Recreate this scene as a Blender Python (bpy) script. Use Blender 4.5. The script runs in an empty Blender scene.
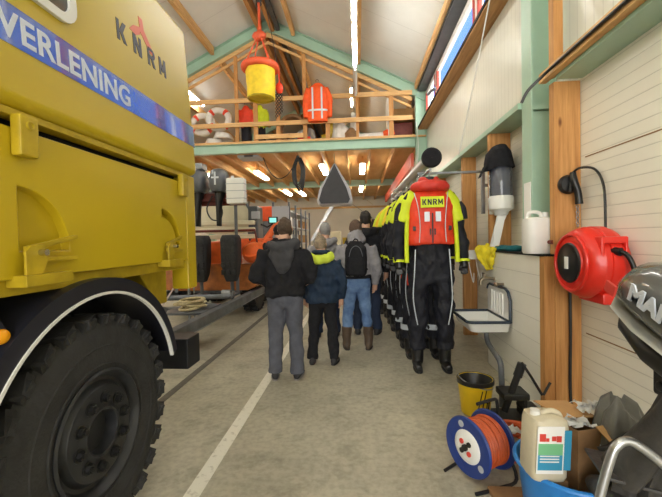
import bpy, bmesh, math, random
from mathutils import Vector, Matrix, noise
random.seed(7)
PI=math.pi
SC=bpy.context.scene; COL=SC.collection
V=Vector
# ---------------------------------------------------------------- camera (real position, no shift)
F=372.0; H=1.55
yaw=math.atan(27/372.); pit=-math.atan(8.5/372.); rol=math.radians(1.2)
fw=V((-math.sin(yaw)*math.cos(pit), math.cos(yaw)*math.cos(pit), math.sin(pit)))
r0=fw.cross(V((0,0,1))).normalized(); u0=r0.cross(fw)
up=u0*math.cos(rol)+r0*math.sin(rol); rt=r0*math.cos(rol)-u0*math.sin(rol)
cam=bpy.data.cameras.new('camera'); co=bpy.data.objects.new('camera',cam); COL.objects.link(co)
cam.sensor_width=36; cam.lens=F*36/662; cam.clip_start=.02; cam.clip_end=300
m=Matrix((rt,up,-fw)).transposed().to_4x4(); m.translation=V((0,0,H)); co.matrix_world=m
SC.camera=co
# ---------------------------------------------------------------- materials
def c8(r,g,b):
    f=lambda v:(v/255/12.92 if v/255<=.04045 else ((v/255+.055)/1.055)**2.4)
    return (f(r),f(g),f(b),1)
def mat(name,rgb,rough=.6,metal=0,var=.0,scale=6,bump=0,bscale=40,coat=0,stretch=None,rgb2=None,spec=.5,sub=0,thr=None):
    m=bpy.data.materials.new(name); m.use_nodes=True; nt=m.node_tree; b=nt.nodes['Principled BSDF']
    col=c8(*rgb); b.inputs['Base Color'].default_value=col
    b.inputs['Roughness'].default_value=rough; b.inputs['Metallic'].default_value=metal
    b.inputs['Specular IOR Level'].default_value=spec
    if coat: b.inputs['Coat Weight'].default_value=coat; b.inputs['Coat Roughness'].default_value=.05
    if var or bump:
        tc=nt.nodes.new('ShaderNodeTexCoord'); mp=nt.nodes.new('ShaderNodeMapping'); nt.links.new(tc.outputs['Object'],mp.inputs[0])
        if stretch: mp.inputs['Scale'].default_value=stretch
    if var:
        n=nt.nodes.new('ShaderNodeTexNoise'); n.inputs['Scale'].default_value=scale; n.inputs['Detail'].default_value=6; n.inputs['Roughness'].default_value=.6
        nt.links.new(mp.outputs[0],n.inputs['Vector'])
        r=nt.nodes.new('ShaderNodeValToRGB'); nt.links.new(n.outputs['Fac'],r.inputs[0])
        lo,hi=thr or (.32,.68)
        r.color_ramp.elements[0].position=lo; r.color_ramp.elements[1].position=hi
        c2=c8(*rgb2) if rgb2 else tuple(x*(1-var) for x in col[:3])+(1,)
        r.color_ramp.elements[0].color=c2; r.color_ramp.elements[1].color=tuple(min(1,x*(1+var*.3)) for x in col[:3])+(1,)
        nt.links.new(r.outputs[0],b.inputs['Base Color'])
    if bump:
        n2=nt.nodes.new('ShaderNodeTexNoise'); n2.inputs['Scale'].default_value=bscale; n2.inputs['Detail'].default_value=5
        nt.links.new(mp.outputs[0],n2.inputs['Vector'])
        bp=nt.nodes.new('ShaderNodeBump'); bp.inputs['Strength'].default_value=bump; bp.inputs['Distance'].default_value=.02
        nt.links.new(n2.outputs['Fac'],bp.inputs['Height']); nt.links.new(bp.outputs[0],b.inputs['Normal'])
    return m
def emis(name,rgb,strength):
    m=bpy.data.materials.new(name); m.use_nodes=True; b=m.node_tree.nodes['Principled BSDF']
    b.inputs['Base Color'].default_value=c8(*rgb); b.inputs['Emission Color'].default_value=c8(*rgb); b.inputs['Emission Strength'].default_value=strength
    return m
def glassy(name,rgb,alpha,rough=.05):
    m=bpy.data.materials.new(name); m.use_nodes=True; nt=m.node_tree; b=nt.nodes['Principled BSDF']
    b.inputs['Base Color'].default_value=c8(*rgb); b.inputs['Roughness'].default_value=rough; b.inputs['Alpha'].default_value=alpha
    return m
def woodmat(name,rgb,rgb2,axis,scale=3.):
    st={'x':(.6,9,9),'y':(9,.6,9),'z':(9,9,.6)}[axis]
    m=mat(name,rgb,.6,0,.3,scale,.15,14,stretch=st,rgb2=rgb2)
    nt=m.node_tree; b=nt.nodes['Principled BSDF']           # knots
    ramp=[n for n in nt.nodes if n.type=='VALTORGB'][0]; mp=[n for n in nt.nodes if n.type=='MAPPING'][0]
    tc=[n for n in nt.nodes if n.type=='TEX_COORD'][0]
    v=nt.nodes.new('ShaderNodeTexVoronoi'); v.inputs['Scale'].default_value=2.6
    mp2=nt.nodes.new('ShaderNodeMapping'); mp2.inputs['Scale'].default_value={'x':(.5,1.3,1.3),'y':(1.3,.5,1.3),'z':(1.3,1.3,.5)}[axis]
    nt.links.new(tc.outputs['Object'],mp2.inputs[0]); nt.links.new(mp2.outputs[0],v.inputs['Vector'])
    r=nt.nodes.new('ShaderNodeValToRGB'); r.color_ramp.elements[0].position=.035; r.color_ramp.elements[1].position=.075
    r.color_ramp.elements[0].color=(.25,.14,.07,1); r.color_ramp.elements[1].color=(1,1,1,1)
    nt.links.new(v.outputs['Distance'],r.inputs[0])
    mx=nt.nodes.new('ShaderNodeMix'); mx.data_type='RGBA'; mx.blend_type='MULTIPLY'; mx.inputs[0].default_value=1
    nt.links.new(ramp.outputs[0],mx.inputs[6]); nt.links.new(r.outputs[0],mx.inputs[7]); nt.links.new(mx.outputs[2],b.inputs['Base Color'])
    return m
M={}
M['yellow']=mat('yellow paint',(196,170,30),.3,0,.06,1.5,spec=.5)
M['yellow2']=mat('yellow worn paint',(186,160,28),.45,0,.3,7)
M['blue']=mat('blue stripe',(30,62,150),.14,0,.1,30,.04,90,coat=1,spec=1.0); M['blue'].node_tree.nodes['Principled BSDF'].inputs['Coat IOR'].default_value=1.8
M['silver']=mat('pale lettering',(205,212,225),.35)
M['inkblack']=mat('black lettering',(22,22,24),.4)
M['redlogo']=mat('red emblem',(214,96,36),.4)
M['rubber']=mat('tyre rubber',(48,48,49),.75,0,.45,9,.2,60)
M['blackpaint']=mat('black steel',(26,27,30),.42,0,.3,6)
M['navyplastic']=mat('fender plastic',(30,32,42),.35)
M['whiteedge']=mat('white edging',(225,225,220),.4)
M['trailer_shade']=mat('trailer_shade',(112,107,98),.7,0,.3,6); M['filmgrey']=mat('grey plastic film',(112,112,108),.35,0,.25,7,.4,14); M['dark']=mat('dark recess',(16,16,17),.8)
M['steel']=mat('galvanised steel',(150,154,156),.4,.75,.25,10)
M['greysteel']=mat('grey steel',(112,116,122),.5,.3,.35,5)
M['chrome']=mat('chrome',(205,205,205),.18,1)
M['alu']=mat('aluminium',(190,192,195),.3,.9)
M['green']=mat('mint green steel paint',(166,198,176),.38,0,.08,3)
M['wood_y']=woodmat('pine along',(222,182,124),(196,148,90),'y')
M['wood_x']=woodmat('pine across',(222,182,124),(198,150,92),'x')
M['wood_z']=woodmat('pine upright',(202,150,90),(172,116,58),'z')
M['woodpl']=mat('plywood',(216,176,118),.65,0,.2,2.5,stretch=(1,.25,1),rgb2=(196,148,86))
M['sillwood']=woodmat('sill pine',(190,142,86),(160,108,58),'y')
M['bandsilver']=mat('silver band',(168,168,160),.35,.4); M['white_wall']=mat('white cladding',(226,221,208),.42,0,.05,2)
M['white_plank']=mat('white planks',(226,222,210),.5,0,.06,3)
M['farwall']=mat('far wall',(224,220,206),.6,0,.08,1)
M['ceil']=mat('roof panel',(214,209,204),.65,0,.06,1.2)
M['darksteel']=mat('dark eave steel',(84,86,88),.5,.2,.3,4)
M['lamp']=emis('lamp tube',(255,250,241),44); M['loftlamp']=emis('loft lamp',(255,246,228),26)
M['lampbody']=mat('lamp housing',(225,225,220),.5)
M['line']=mat('white floor paint',(232,228,214),.6,0,.2,18,rgb2=(196,190,174),thr=(.28,.45))
M['skin']=mat('skin',(205,160,135),.55)
M['hoodgrey']=mat('dark grey hood',(62,62,66),.9,0,.2,14); M['black_cloth']=mat('black cloth',(36,36,40),.9,0,.3,18,.3,160,spec=.25)
M['grey_cloth']=mat('grey cloth',(150,148,152),.9,0,.15,20,.3,160,spec=.2)
M['grey_trousers']=mat('slate trousers',(92,94,104),.9,0,.2,12,.25,120,spec=.2)
M['navy_cloth']=mat('navy jacket',(32,50,72),.7,0,.3,12,.2,60,spec=.3)
M['lime']=mat('lime lining',(206,224,70),.8,0,.15,12)
M['jeans']=mat('blue jeans',(112,140,178),.9,0,.3,9,.25,140,rgb2=(78,104,146),spec=.2)
M['darkjeans']=mat('dark jeans',(48,58,80),.9,0,.2,12,spec=.2)
M['boot']=mat('brown rubber boot',(84,68,54),.55,0,.3,10)
M['shoe']=mat('dark shoe',(42,40,42),.6,0,.3,20)
M['sole']=mat('pale sole',(150,145,140),.7)
M['hair_brown']=mat('brown hair',(80,64,50),.7,0,.4,40,.5,120)
M['hair_blond']=mat('ash blond hair',(158,140,116),.7,0,.4,40,.5,120)
M['hair_dark']=mat('dark hair',(36,30,27),.7,0,.4,40,.5,120)
M['hair_grey']=mat('grey knit',(150,148,145),.9,0,.2,40)
M['beanie']=mat('brown knit',(98,78,66),.95,0,.3,60,.4,150)
M['suit']=mat('survival suit black',(24,26,36),.65,0,.35,9,.25,50,spec=.35)
M['hiviz']=mat('lime shoulder',(214,232,36),.6,0,.12,10,.15,60)
M['jacketred']=mat('lifejacket red',(232,62,28),.55,0,.18,9,.2,60)
M['collar']=mat('collar red',(214,56,44),.5,0,.2,12,.2,60)
M['reflect']=mat('reflective tape',(206,214,222),.3,.2)
M['orange']=mat('orange coat',(250,92,26),.6,0,.15,10,.2,60)
M['orangehull']=mat('orange hull',(242,108,46),.4,0,.25,6)
M['rustorange']=mat('orange brown steel',(190,112,46),.5,0,.35,5,rgb2=(128,74,32))
M['cream']=mat('cream gelcoat',(232,226,196),.45,0,.08,4)
M['redbrown']=mat('red brown board',(112,44,34),.6,0,.3,8)
M['redboard']=mat('red board',(206,84,58),.55,0,.15,4)
M['cowl']=mat('motor grey',(96,100,106),.3,0,.15,5,coat=.3)
M['motorgrey']=mat('graphite cowl',(98,100,100),.22,0,.1,4,coat=.6)
M['whitepl']=mat('white plastic',(232,232,228),.4,0,.05,5)
M['reelred']=mat('reel red',(222,44,30),.35,0,.08,6,coat=.2)
M['blackpl']=mat('black plastic',(22,22,23),.4)
M['enamel']=mat('enamel white',(238,238,234),.15,0,.04,8,coat=.5)
M['rimblue']=mat('dark enamel rim',(44,56,72),.25)
M['brass']=mat('tap metal',(150,138,118),.3,.9)
M['bucketyel']=mat('bucket yellow',(226,190,20),.4,0,.1,8)
M['reelblue']=mat('reel blue',(32,58,128),.4,0,.1,8)
M['cable']=mat('orange cable',(200,88,40),.5,0,.2,20)
M['tub']=mat('tub blue',(44,132,214),.4,0,.1,5)
M['card']=mat('cardboard',(196,152,100),.85,0,.12,8)
M['carddark']=mat('brown carton',(150,114,76),.8,0,.25,8)
M['tubplastic']=mat('milky plastic',(214,204,178),.4,0,.12,8)
M['film']=mat('dark plastic film',(66,64,62),.4,0,.3,8,.4,14)
M['rope']=mat('rope',(206,190,150),.9,0,.3,30,.4,120)
M['bag']=mat('graphite fabric',(62,62,64),.7,0,.15,6,.15,40)
M['bagside']=mat('grey fabric',(190,190,194),.7,0,.1,6)
M['yellowbag']=mat('yellow fabric',(238,204,36),.6,0,.2,7,.25,25)
M['orangered']=mat('orange float',(226,92,52),.55,0,.2,10)
M['buoy']=mat('buoy white',(232,228,220),.5,0,.1,10)
M['teal']=mat('teal cloth',(30,104,112),.9)
M['yellowcloth']=mat('yellow cloth',(236,216,40),.85,0,.2,20,.3,60)
M['labelblue']=mat('blue label',(60,150,190),.4)
M['labelgreen']=mat('green label',(120,190,140),.4)
M['labelred']=mat('red label',(214,70,60),.4)
M['paper']=mat('paper',(238,238,235),.8)
M['smoke']=glassy('smoky plastic',(92,96,108),.78)
M['glass']=glassy('window glass',(235,245,250),.12,.02)
M['lightgrey']=mat('pale grey panel',(172,176,182),.5)
M['screen']=emis('screen',(120,200,190),.9)
M['amber']=mat('amber lens',(236,160,20),.2)
M['redframe']=mat('red window frame',(178,58,44),.5)
M['darkglass']=mat('dark truck glass',(60,66,72),.06,0,coat=.6)
# floor concrete
def floor_mat():
    m=mat('concrete',(190,185,166),.45,0,.2,.9,.06,30,rgb2=(168,163,146),thr=(.35,.62))
    nt=m.node_tree; b=nt.nodes['Principled BSDF']; ramp=[n for n in nt.nodes if n.type=='VALTORGB'][0]
    tc=[n for n in nt.nodes if n.type=='TEX_COORD'][0]
    n=nt.nodes.new('ShaderNodeTexNoise'); n.inputs['Scale'].default_value=3.2; n.inputs['Detail'].default_value=10; n.inputs['Roughness'].default_value=.72
    nt.links.new(tc.outputs['Object'],n.inputs['Vector'])
    r=nt.nodes.new('ShaderNodeValToRGB'); r.color_ramp.elements[0].position=.36; r.color_ramp.elements[1].position=.5
    r.color_ramp.elements[0].color=(.58,.57,.54,1); r.color_ramp.elements[1].color=(1,1,1,1); nt.links.new(n.outputs['Fac'],r.inputs[0])
    mx=nt.nodes.new('ShaderNodeMix'); mx.data_type='RGBA'; mx.blend_type='MULTIPLY'; mx.inputs[0].default_value=.6
    nt.links.new(ramp.outputs[0],mx.inputs[6]); nt.links.new(r.outputs[0],mx.inputs[7])
    n3=nt.nodes.new('ShaderNodeTexNoise'); n3.inputs['Scale'].default_value=22; n3.inputs['Detail'].default_value=6
    nt.links.new(tc.outputs['Object'],n3.inputs['Vector'])
    r3=nt.nodes.new('ShaderNodeValToRGB'); r3.color_ramp.elements[0].position=.3; r3.color_ramp.elements[1].position=.6
    r3.color_ramp.elements[0].color=(.75,.74,.72,1); r3.color_ramp.elements[1].color=(1.05,1.05,1.04,1); nt.links.new(n3.outputs['Fac'],r3.inputs[0])
    m2=nt.nodes.new('ShaderNodeMix'); m2.data_type='RGBA'; m2.blend_type='MULTIPLY'; m2.inputs[0].default_value=.8
    nt.links.new(mx.outputs[2],m2.inputs[6]); nt.links.new(r3.outputs[0],m2.inputs[7]); nt.links.new(m2.outputs[2],b.inputs['Base Color'])
    return m
M['floor']=floor_mat()
# ---------------------------------------------------------------- geometry helpers
def nb(): return bmesh.new()
def frame(d):
    d=V(d).normalized(); a=V((0,0,1)) if abs(d.z)<.95 else V((0,1,0))
    x=a.cross(d).normalized(); return x,d.cross(x)
def box(b,c,s,rot=None):
    c=V(c); hs=V(s)/2; vs=[]
    for i in range(8):
        p=V(((1 if i&1 else -1)*hs.x,(1 if i&2 else -1)*hs.y,(1 if i&4 else -1)*hs.z))
        if rot is not None: p=rot@p
        vs.append(b.verts.new(c+p))
    for f in ((0,2,3,1),(4,5,7,6),(0,1,5,4),(2,6,7,3),(0,4,6,2),(1,3,7,5)): b.faces.new([vs[i] for i in f])
    return b
def bx(b,x0,x1,y0,y1,z0,z1): return box(b,((x0+x1)/2,(y0+y1)/2,(z0+z1)/2),(abs(x1-x0),abs(y1-y0),abs(z1-z0)))
def loft(b,rings,cap=True,closed=False):
    R=[[b.verts.new(p) for p in r] for r in rings]; n=len(R[0])
    k=len(R)
    for i in range(k if closed else k-1):
        A,B=R[i],R[(i+1)%k]
        for j in range(n): b.faces.new((A[j],A[(j+1)%n],B[(j+1)%n],B[j]))
    if cap and not closed: b.faces.new(R[0][::-1]); b.faces.new(R[-1])
    return b
def ell(c,rx,ry,n=20,p=2.0,x=V((1,0,0)),y=V((0,1,0))):
    out=[]
    for i in range(n):
        a=2*PI*i/n; ca,sa=math.cos(a),math.sin(a)
        out.append(V(c)+x*(rx*math.copysign(abs(ca)**(2/p),ca))+y*(ry*math.copysign(abs(sa)**(2/p),sa)))
    return out
def cr(pts,k=4):
    P=[V(p) for p in pts]
    if len(P)<3: return P
    o=[]
    for i in range(len(P)-1):
        a,b_,c,d=P[max(i-1,0)],P[i],P[i+1],P[min(i+2,len(P)-1)]
        for j in range(k):
            t=j/k; o.append(.5*((2*b_)+(c-a)*t+(2*a-5*b_+4*c-d)*t*t+(3*b_-a-3*c+d)*t**3))
    o.append(P[-1]); return o
def tube(b,pts,r,n=10,smooth=0,closed=False):
    P=[V(p) for p in pts]; rs=r if isinstance(r,(list,tuple)) else [r]*len(P)
    if smooth:
        k=smooth; Q=cr(P,k); rs=[rs[min(int(i/k),len(rs)-1)]*(1-(i%k)/k)+rs[min(int(i/k)+1,len(rs)-1)]*((i%k)/k) for i in range(len(Q))]; P=Q
    rings=[];N=len(P); px=None
    for i in range(N):
        if closed: d=P[(i+1)%N]-P[i-1]
        else: d=P[min(i+1,N-1)]-P[max(i-1,0)]
        if d.length<1e-9: d=V((0,0,1))
        d.normalize()
        if px is None: x,y=frame(d)
        else:
            x=(px-d*px.dot(d)); x=x.normalized() if x.length>1e-6 else frame(d)[0]; y=d.cross(x)
        px=x
        rings.append([P[i]+x*(rs[i]*math.cos(2*PI*j/n))+y*(rs[i]*math.sin(2*PI*j/n)) for j in range(n)])
    return loft(b,rings,True,closed)
def cyl(b,p0,p1,r,r1=None,n=20): return tube(b,[p0,p1],[r,r if r1 is None else r1],n)
def lathe(b,prof,c=(0,0,0),axis=(0,0,1),n=32,a0=0,a1=2*PI):
    """prof: list of (radius, along-axis)"""
    d=V(axis).normalized(); x,y=frame(d); c=V(c); full=abs(a1-a0-2*PI)<1e-6
    m=n if full else n+1; rings=[]
    for r,t in prof:
        rings.append([c+d*t+(x*math.cos(a0+(a1-a0)*j/n)+y*math.sin(a0+(a1-a0)*j/n))*max(r,1e-4) for j in range(m)])
    R=[[b.verts.new(p) for p in q] for q in rings]
    for i in range(len(R)-1):
        for j in range(n): b.faces.new((R[i][j],R[i][(j+1)%m],R[i+1][(j+1)%m],R[i+1][j]))
    return b
def torus(b,c,R,r,axis=(0,0,1),n=40,k=10,a0=0,a1=2*PI):
    d=V(axis).normalized(); x,y=frame(d); c=V(c)
    full=abs(a1-a0-2*PI)<1e-6; m=n if full else n+1
    return tube(b,[c+(x*math.cos(a0+(a1-a0)*i/n)+y*math.sin(a0+(a1-a0)*i/n))*R for i in range(m)],r,k,closed=full)
def prism(b,poly,d,org=(0,0,0),ux=V((1,0,0)),uy=V((0,0,1)),n=V((0,1,0))):
    o=V(org); A=[o+ux*p[0]+uy*p[1] for p in poly]; return loft(b,[A,[p+n*d for p in A]])
def sphere(b,c,r,n=16,k=10):
    c=V(c); r=r if isinstance(r,(tuple,list,Vector)) else (r,r,r)
    top=b.verts.new(c+V((0,0,r[2]))); bot=b.verts.new(c-V((0,0,r[2]))); R=[]
    for i in range(1,k):
        t=PI*i/k; R.append([b.verts.new(c+V((r[0]*math.sin(t)*math.cos(2*PI*j/n),r[1]*math.sin(t)*math.sin(2*PI*j/n),r[2]*math.cos(t)))) for j in range(n)])
    for j in range(n): b.faces.new((top,R[0][j],R[0][(j+1)%n])); b.faces.new((bot,R[-1][(j+1)%n],R[-1][j]))
    for i in range(k-2):
        for j in range(n): b.faces.new((R[i][j],R[i+1][j],R[i+1][(j+1)%n],R[i][(j+1)%n]))
    return b
def tf(b,mx): bmesh.ops.transform(b,matrix=mx,verts=b.verts); return b
def to_mesh(b,name,bevel=0,seg=2,smooth=True,ang=40):
    bmesh.ops.recalc_face_normals(b,faces=b.faces[:])
    if bevel:
        ed=[e for e in b.edges if len(e.link_faces)==2 and e.calc_face_angle(0)>math.radians(30)]
        bmesh.ops.bevel(b,geom=ed,offset=bevel,segments=seg,affect='EDGES',profile=.5,clamp_overlap=True)
    if smooth:
        for f in b.faces: f.smooth=True
        for e in b.edges: e.smooth=(len(e.link_faces)<2) or e.calc_face_angle(0)<math.radians(ang)
    me=bpy.data.meshes.new(name); b.to_mesh(me); b.free(); return me
def link(name,me,m,parent=None,label=None,world=True):
    o=bpy.data.objects.new(name,me); COL.objects.link(o)
    if m is not None: me.materials.clear(); me.materials.append(M[m] if isinstance(m,str) else m)
    if parent:
        o.parent=parent
        if world: me.transform(root_mx(parent).inverted())
    if label: o['label']=label
    return o
def root_mx(p):
    m=p.matrix_basis.copy()
    return root_mx(p.parent)@m if p.parent else m
def wn(o):
    w=o.modifiers.new('weighted','WEIGHTED_NORMAL'); w.keep_sharp=True; w.weight=100; w.mode='FACE_AREA'
def part(name,b,m,parent,bevel=0,label=None,world=True,seg=2,ang=40):
    o=link(name,to_mesh(b,name,bevel,seg,True,ang),m,parent,label,world)
    if bevel: wn(o)
    return o
def thing(name,label,cat,loc=(0,0,0),rotz=0,group=None):
    o=bpy.data.objects.new(name,None); COL.objects.link(o); o.empty_display_size=.1
    o.location=loc; o.rotation_euler=(0,0,rotz); o['label']=label; o['category']=cat
    if group: o['group']=group
    o.matrix_basis=Matrix.LocRotScale(V(loc),Matrix.Rotation(rotz,3,'Z'),None)
    return o
def single(name,b,m,label,cat,bevel=0,group=None,loc=None,seg=2,ang=40):
    """a thing that is one mesh; geometry given in world space, origin moved to loc"""
    me=to_mesh(b,name,bevel,seg,True,ang); o=link(name,me,m)
    if bevel: wn(o)
    if loc is not None: me.transform(Matrix.Translation(-V(loc))); o.location=loc
    o['label']=label; o['category']=cat
    if group: o['group']=group
    return o
def struct(name,b,m,parent=None,bevel=0,label=None):
    o=part(name,b,m,parent,bevel)
    if not parent: o['kind']='structure'
    if label: o['label']=label
    return o
def dup(root,loc,rotz=None,label=None):
    r=root.copy(); COL.objects.link(r); r.location=loc
    if rotz is not None: r.rotation_euler=(0,0,rotz)
    if label: r['label']=label
    for ch in list(root.children):
        c=ch.copy(); COL.objects.link(c); c.parent=r
        for g in list(ch.children):
            d=g.copy(); COL.objects.link(d); d.parent=c
    return r
def fuse(b,voxel=.014,it=3,wr=0,wscale=(8,8,3),seed=0):
    """one continuous skin over overlapping solids"""
    me=to_mesh(b,'tmp'); o=bpy.data.objects.new('tmp',me); COL.objects.link(o)
    r=o.modifiers.new('r','REMESH'); r.mode='VOXEL'; r.voxel_size=voxel
    s=o.modifiers.new('s','SMOOTH'); s.iterations=it; s.factor=.5
    dg=bpy.context.evaluated_depsgraph_get(); ev=o.evaluated_get(dg); m2=bpy.data.meshes.new_from_object(ev)
    COL.objects.unlink(o); bpy.data.objects.remove(o); bpy.data.meshes.remove(me)
    b2=bmesh.new(); b2.from_mesh(m2); bpy.data.meshes.remove(m2)
    if wr:
        b2.normal_update()
        off=V((seed*3.1,seed*1.7,seed*.9))
        ds=[v.normal*(wr*noise.noise(V((v.co.x*wscale[0],v.co.y*wscale[1],v.co.z*wscale[2]))+off)+wr*.5*noise.noise(V((v.co.x*22,v.co.y*22,v.co.z*14))+off)) for v in b2.verts]
        for v,d in zip(b2.verts,ds): v.co+=d
    return b2
def boolean_cut(b,cutters):
    me=to_mesh(b,'tmp',smooth=False); o=bpy.data.objects.new('tmp',me); COL.objects.link(o); ex=[o]
    for c in cutters:
        mc=to_mesh(c,'cut',smooth=False); k=bpy.data.objects.new('cut',mc); COL.objects.link(k); ex.append(k)
        md=o.modifiers.new('b','BOOLEAN'); md.object=k; md.operation='DIFFERENCE'; md.solver='EXACT'
    dg=bpy.context.evaluated_depsgraph_get(); m2=bpy.data.meshes.new_from_object(o.evaluated_get(dg))
    for k in ex: bpy.data.objects.remove(k)
    b2=bmesh.new(); b2.from_mesh(m2); bpy.data.meshes.remove(m2); return b2
def text_bm(s,size,mx,ext=.002,offset=.0,spacing=1.0,sx=1.0,align='LEFT'):
    cu=bpy.data.curves.new('t','FONT'); cu.body=s; cu.size=size; cu.extrude=ext; cu.offset=offset; cu.space_character=spacing; cu.align_x=align
    o=bpy.data.objects.new('t',cu); COL.objects.link(o)
    dg=bpy.context.evaluated_depsgraph_get(); me=bpy.data.meshes.new_from_object(o.evaluated_get(dg))
    bpy.data.objects.remove(o); b=bmesh.new(); b.from_mesh(me); bpy.data.meshes.remove(me)
    return tf(b,mx@Matrix.Diagonal((sx,1,1,1)))
def letter(ch,w,h,t):
    P=[]; q=lambda x0,y0,x1,y1,tt:P.append([(x0,y0),(x0+tt,y0),(x1+tt,y1),(x1,y1)])
    if ch=='K': q(0,0,0,h,t); q(w-t*1.15,0,t*.8,h*.56,t*1.25); q(t*.8,h*.44,w-t*1.15,h,t*1.25)
    if ch=='N': q(0,0,0,h,t); q(w-t,0,w-t,h,t); q(w-t*1.15,0,0,h,t*1.15)
    if ch=='M': q(0,0,0,h,t*.9); q(w-t*.9,0,w-t*.9,h,t*.9); q(w/2-t*.5,h*.22,0,h,t*.95); q(w/2-t*.5,h*.22,w-t*.95,h,t*.95)
    if ch=='R':
        q(0,0,0,h,t); q(w-t*1.1,0,w*.40,h*.46,t*1.15); r,c=h*.29,h-h*.29
        o=[(w-r*.98+r*.98*math.cos(PI/2-PI*i/10),c+r*math.sin(PI/2-PI*i/10)) for i in range(11)]; ii=[(w-r*.98+(r*.98-t)*math.cos(PI/2-PI*i/10),c+(r-t*.8)*math.sin(PI/2-PI*i/10)) for i in range(11)]
        for i in range(10): P.append([o[i],o[i+1],ii[i+1],ii[i]])
        P.append([(t*.5,h-t*.8),(w-r*.98,h-t*.8),(w-r*.98,h),(t*.5,h)]); P.append([(t*.5,c-r),(w-r*.98,c-r),(w-r*.98,c-r+t*.8),(t*.5,c-r+t*.8)])
    b=nb()
    for k,p in enumerate(P): prism(b,p,.002+.00015*k,(0,0,0),V((1,0,0)),V((0,1,0)),V((0,0,1)))
    return b
def crumple(c,s,seed,amp=.35):
    b=nb(); n=9; G=[[b.verts.new(V(c)+V(((i/8-.5)*s,(j/8-.5)*s*.8,0))+V((noise.noise(V((i*.5,j*.5,seed)))*.3,noise.noise(V((i*.5,j*.5,seed+7)))*.3,noise.noise(V((i*.45,j*.45,seed+3)))*amp))*s) for j in range(n)] for i in range(n)]
    for i in range(8):
        for j in range(8): b.faces.new((G[i][j],G[i+1][j],G[i+1][j+1],G[i][j+1]))
    bmesh.ops.solidify(b,geom=b.faces[:],thickness=.002); return b
def drape(path,rads,folds,amp,n=56,ph=0):
    b=nb(); R=[]
    for k,(p,r) in enumerate(zip(path,rads)):
        R.append([V(p)+V((math.cos(2*PI*i/n),math.sin(2*PI*i/n)*1.15,0))*(r*(1+amp*(k/len(path))*(math.sin(folds*2*PI*i/n+ph)+.6*math.sin((folds*2+1)*2*PI*i/n+k*.7+ph))))+V((0,0,.03*math.sin(3*2*PI*i/n+ph))) for i in range(n)])
    loft(b,R,True); return b
def basis(o,x,y,z):
    m=Matrix((V(x),V(y),V(z))).transposed().to_4x4(); m.translation=V(o); return m
# ================================================================ SETTING
def groove(name,rgb,axis,pitch,w,dark,rough=.45,var=.05,depth=.35):
    m=mat(name,rgb,rough,0,var,2); nt=m.node_tree; b=nt.nodes['Principled BSDF']
    tc=[n for n in nt.nodes if n.type=='TEX_COORD'][0]; ramp=[n for n in nt.nodes if n.type=='VALTORGB'][0]
    sp=nt.nodes.new('ShaderNodeSeparateXYZ'); nt.links.new(tc.outputs['Object'],sp.inputs[0])
    d=nt.nodes.new('ShaderNodeMath'); d.operation='DIVIDE'; d.inputs[1].default_value=pitch; nt.links.new(sp.outputs['XYZ'.index(axis.upper())],d.inputs[0])
    f=nt.nodes.new('ShaderNodeMath'); f.operation='FRACT'; nt.links.new(d.outputs[0],f.inputs[0])
    r=nt.nodes.new('ShaderNodeValToRGB'); e=r.color_ramp.elements; e[0].position=0; e[0].color=(dark,dark,dark,1); e[1].position=w; e[1].color=(1,1,1,1)
    nt.links.new(f.outputs[0],r.inputs[0])
    mx=nt.nodes.new('ShaderNodeMix'); mx.data_type='RGBA'; mx.blend_type='MULTIPLY'; mx.inputs[0].default_value=1
    nt.links.new(ramp.outputs[0],mx.inputs[6]); nt.links.new(r.outputs[0],mx.inputs[7]); nt.links.new(mx.outputs[2],b.inputs['Base Color'])
    bp=nt.nodes.new('ShaderNodeBump'); bp.inputs['Strength'].default_value=depth; bp.inputs['Distance'].default_value=.01
    nt.links.new(r.outputs[0],bp.inputs['Height']); nt.links.new(bp.outputs[0],b.inputs['Normal'])
    return m
M['wall_fine']=groove('ribbed sandwich panel',(236,234,220),'z',.088,.09,.70,.4,.05,.6)
M['wall_vert']=groove('upright ribbed panel',(232,231,219),'y',.11,.16,.80,.25)
M['wall_plank']=groove('white plank wall',(240,238,228),'z',.2,.03,.5)
M['roofpan']=groove('roof panels',(228,229,224),'y',1.12,.022,.78,.6)
XR,XL,YB,YF=1.87,-6.8,23.3,-5.5
RZ=lambda x: 7.6-.5*abs(x+2.35)
struct('floor',bx(nb(),XL-.1,XR+.1,YF-3,YB+.1,-.15,0),'floor')
b=bx(nb(),XR,XR+.1,YF,YB,0,2.86); struct('wall_right',b,'wall_fine')
b=nb(); bx(b,XR,XR+.1,YF,YB,2.86,4.48); bx(b,XR,XR+.1,YF,YB,5.38,5.6); bx(b,XR,XR+.1,YF,3.7,4.48,5.38); bx(b,XR,XR+.1,10.06,YB,4.48,5.38)
struct('wall_right_upper',b,'wall_vert')
struct('wall_left',bx(nb(),XL-.1,XL,YF,YB,0,5.4),'white_wall')
gab=[(XL-.1,0),(XR+.1,0),(XR+.1,RZ(XR)+.1),(-2.35,7.7),(XL-.1,RZ(XL)+.1)]
struct('wall_back',prism(nb(),gab,.1,(0,YB,0)),'farwall')
b=nb(); bx(b,XL-.1,-5.9,YF-.1,YF,0,4.6); bx(b,1.3,XR+.1,YF-.1,YF,0,4.6)
prism(b,[(XL-.1,4.6),(XR+.1,4.6),(XR+.1,RZ(XR)+.1),(-2.35,7.7),(XL-.1,RZ(XL)+.1)],.1,(0,YF-.1,0)); struct('wall_front',b,'white_wall')
b=nb(); prism(b,[(-2.35,7.6),(XR+.1,RZ(XR+.1)),(XR+.1,RZ(XR+.1)+.12),(-2.35,7.72)],YB-YF+.2,(0,YF-.1,0)); struct('ceiling_right',b,'roofpan')
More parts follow.
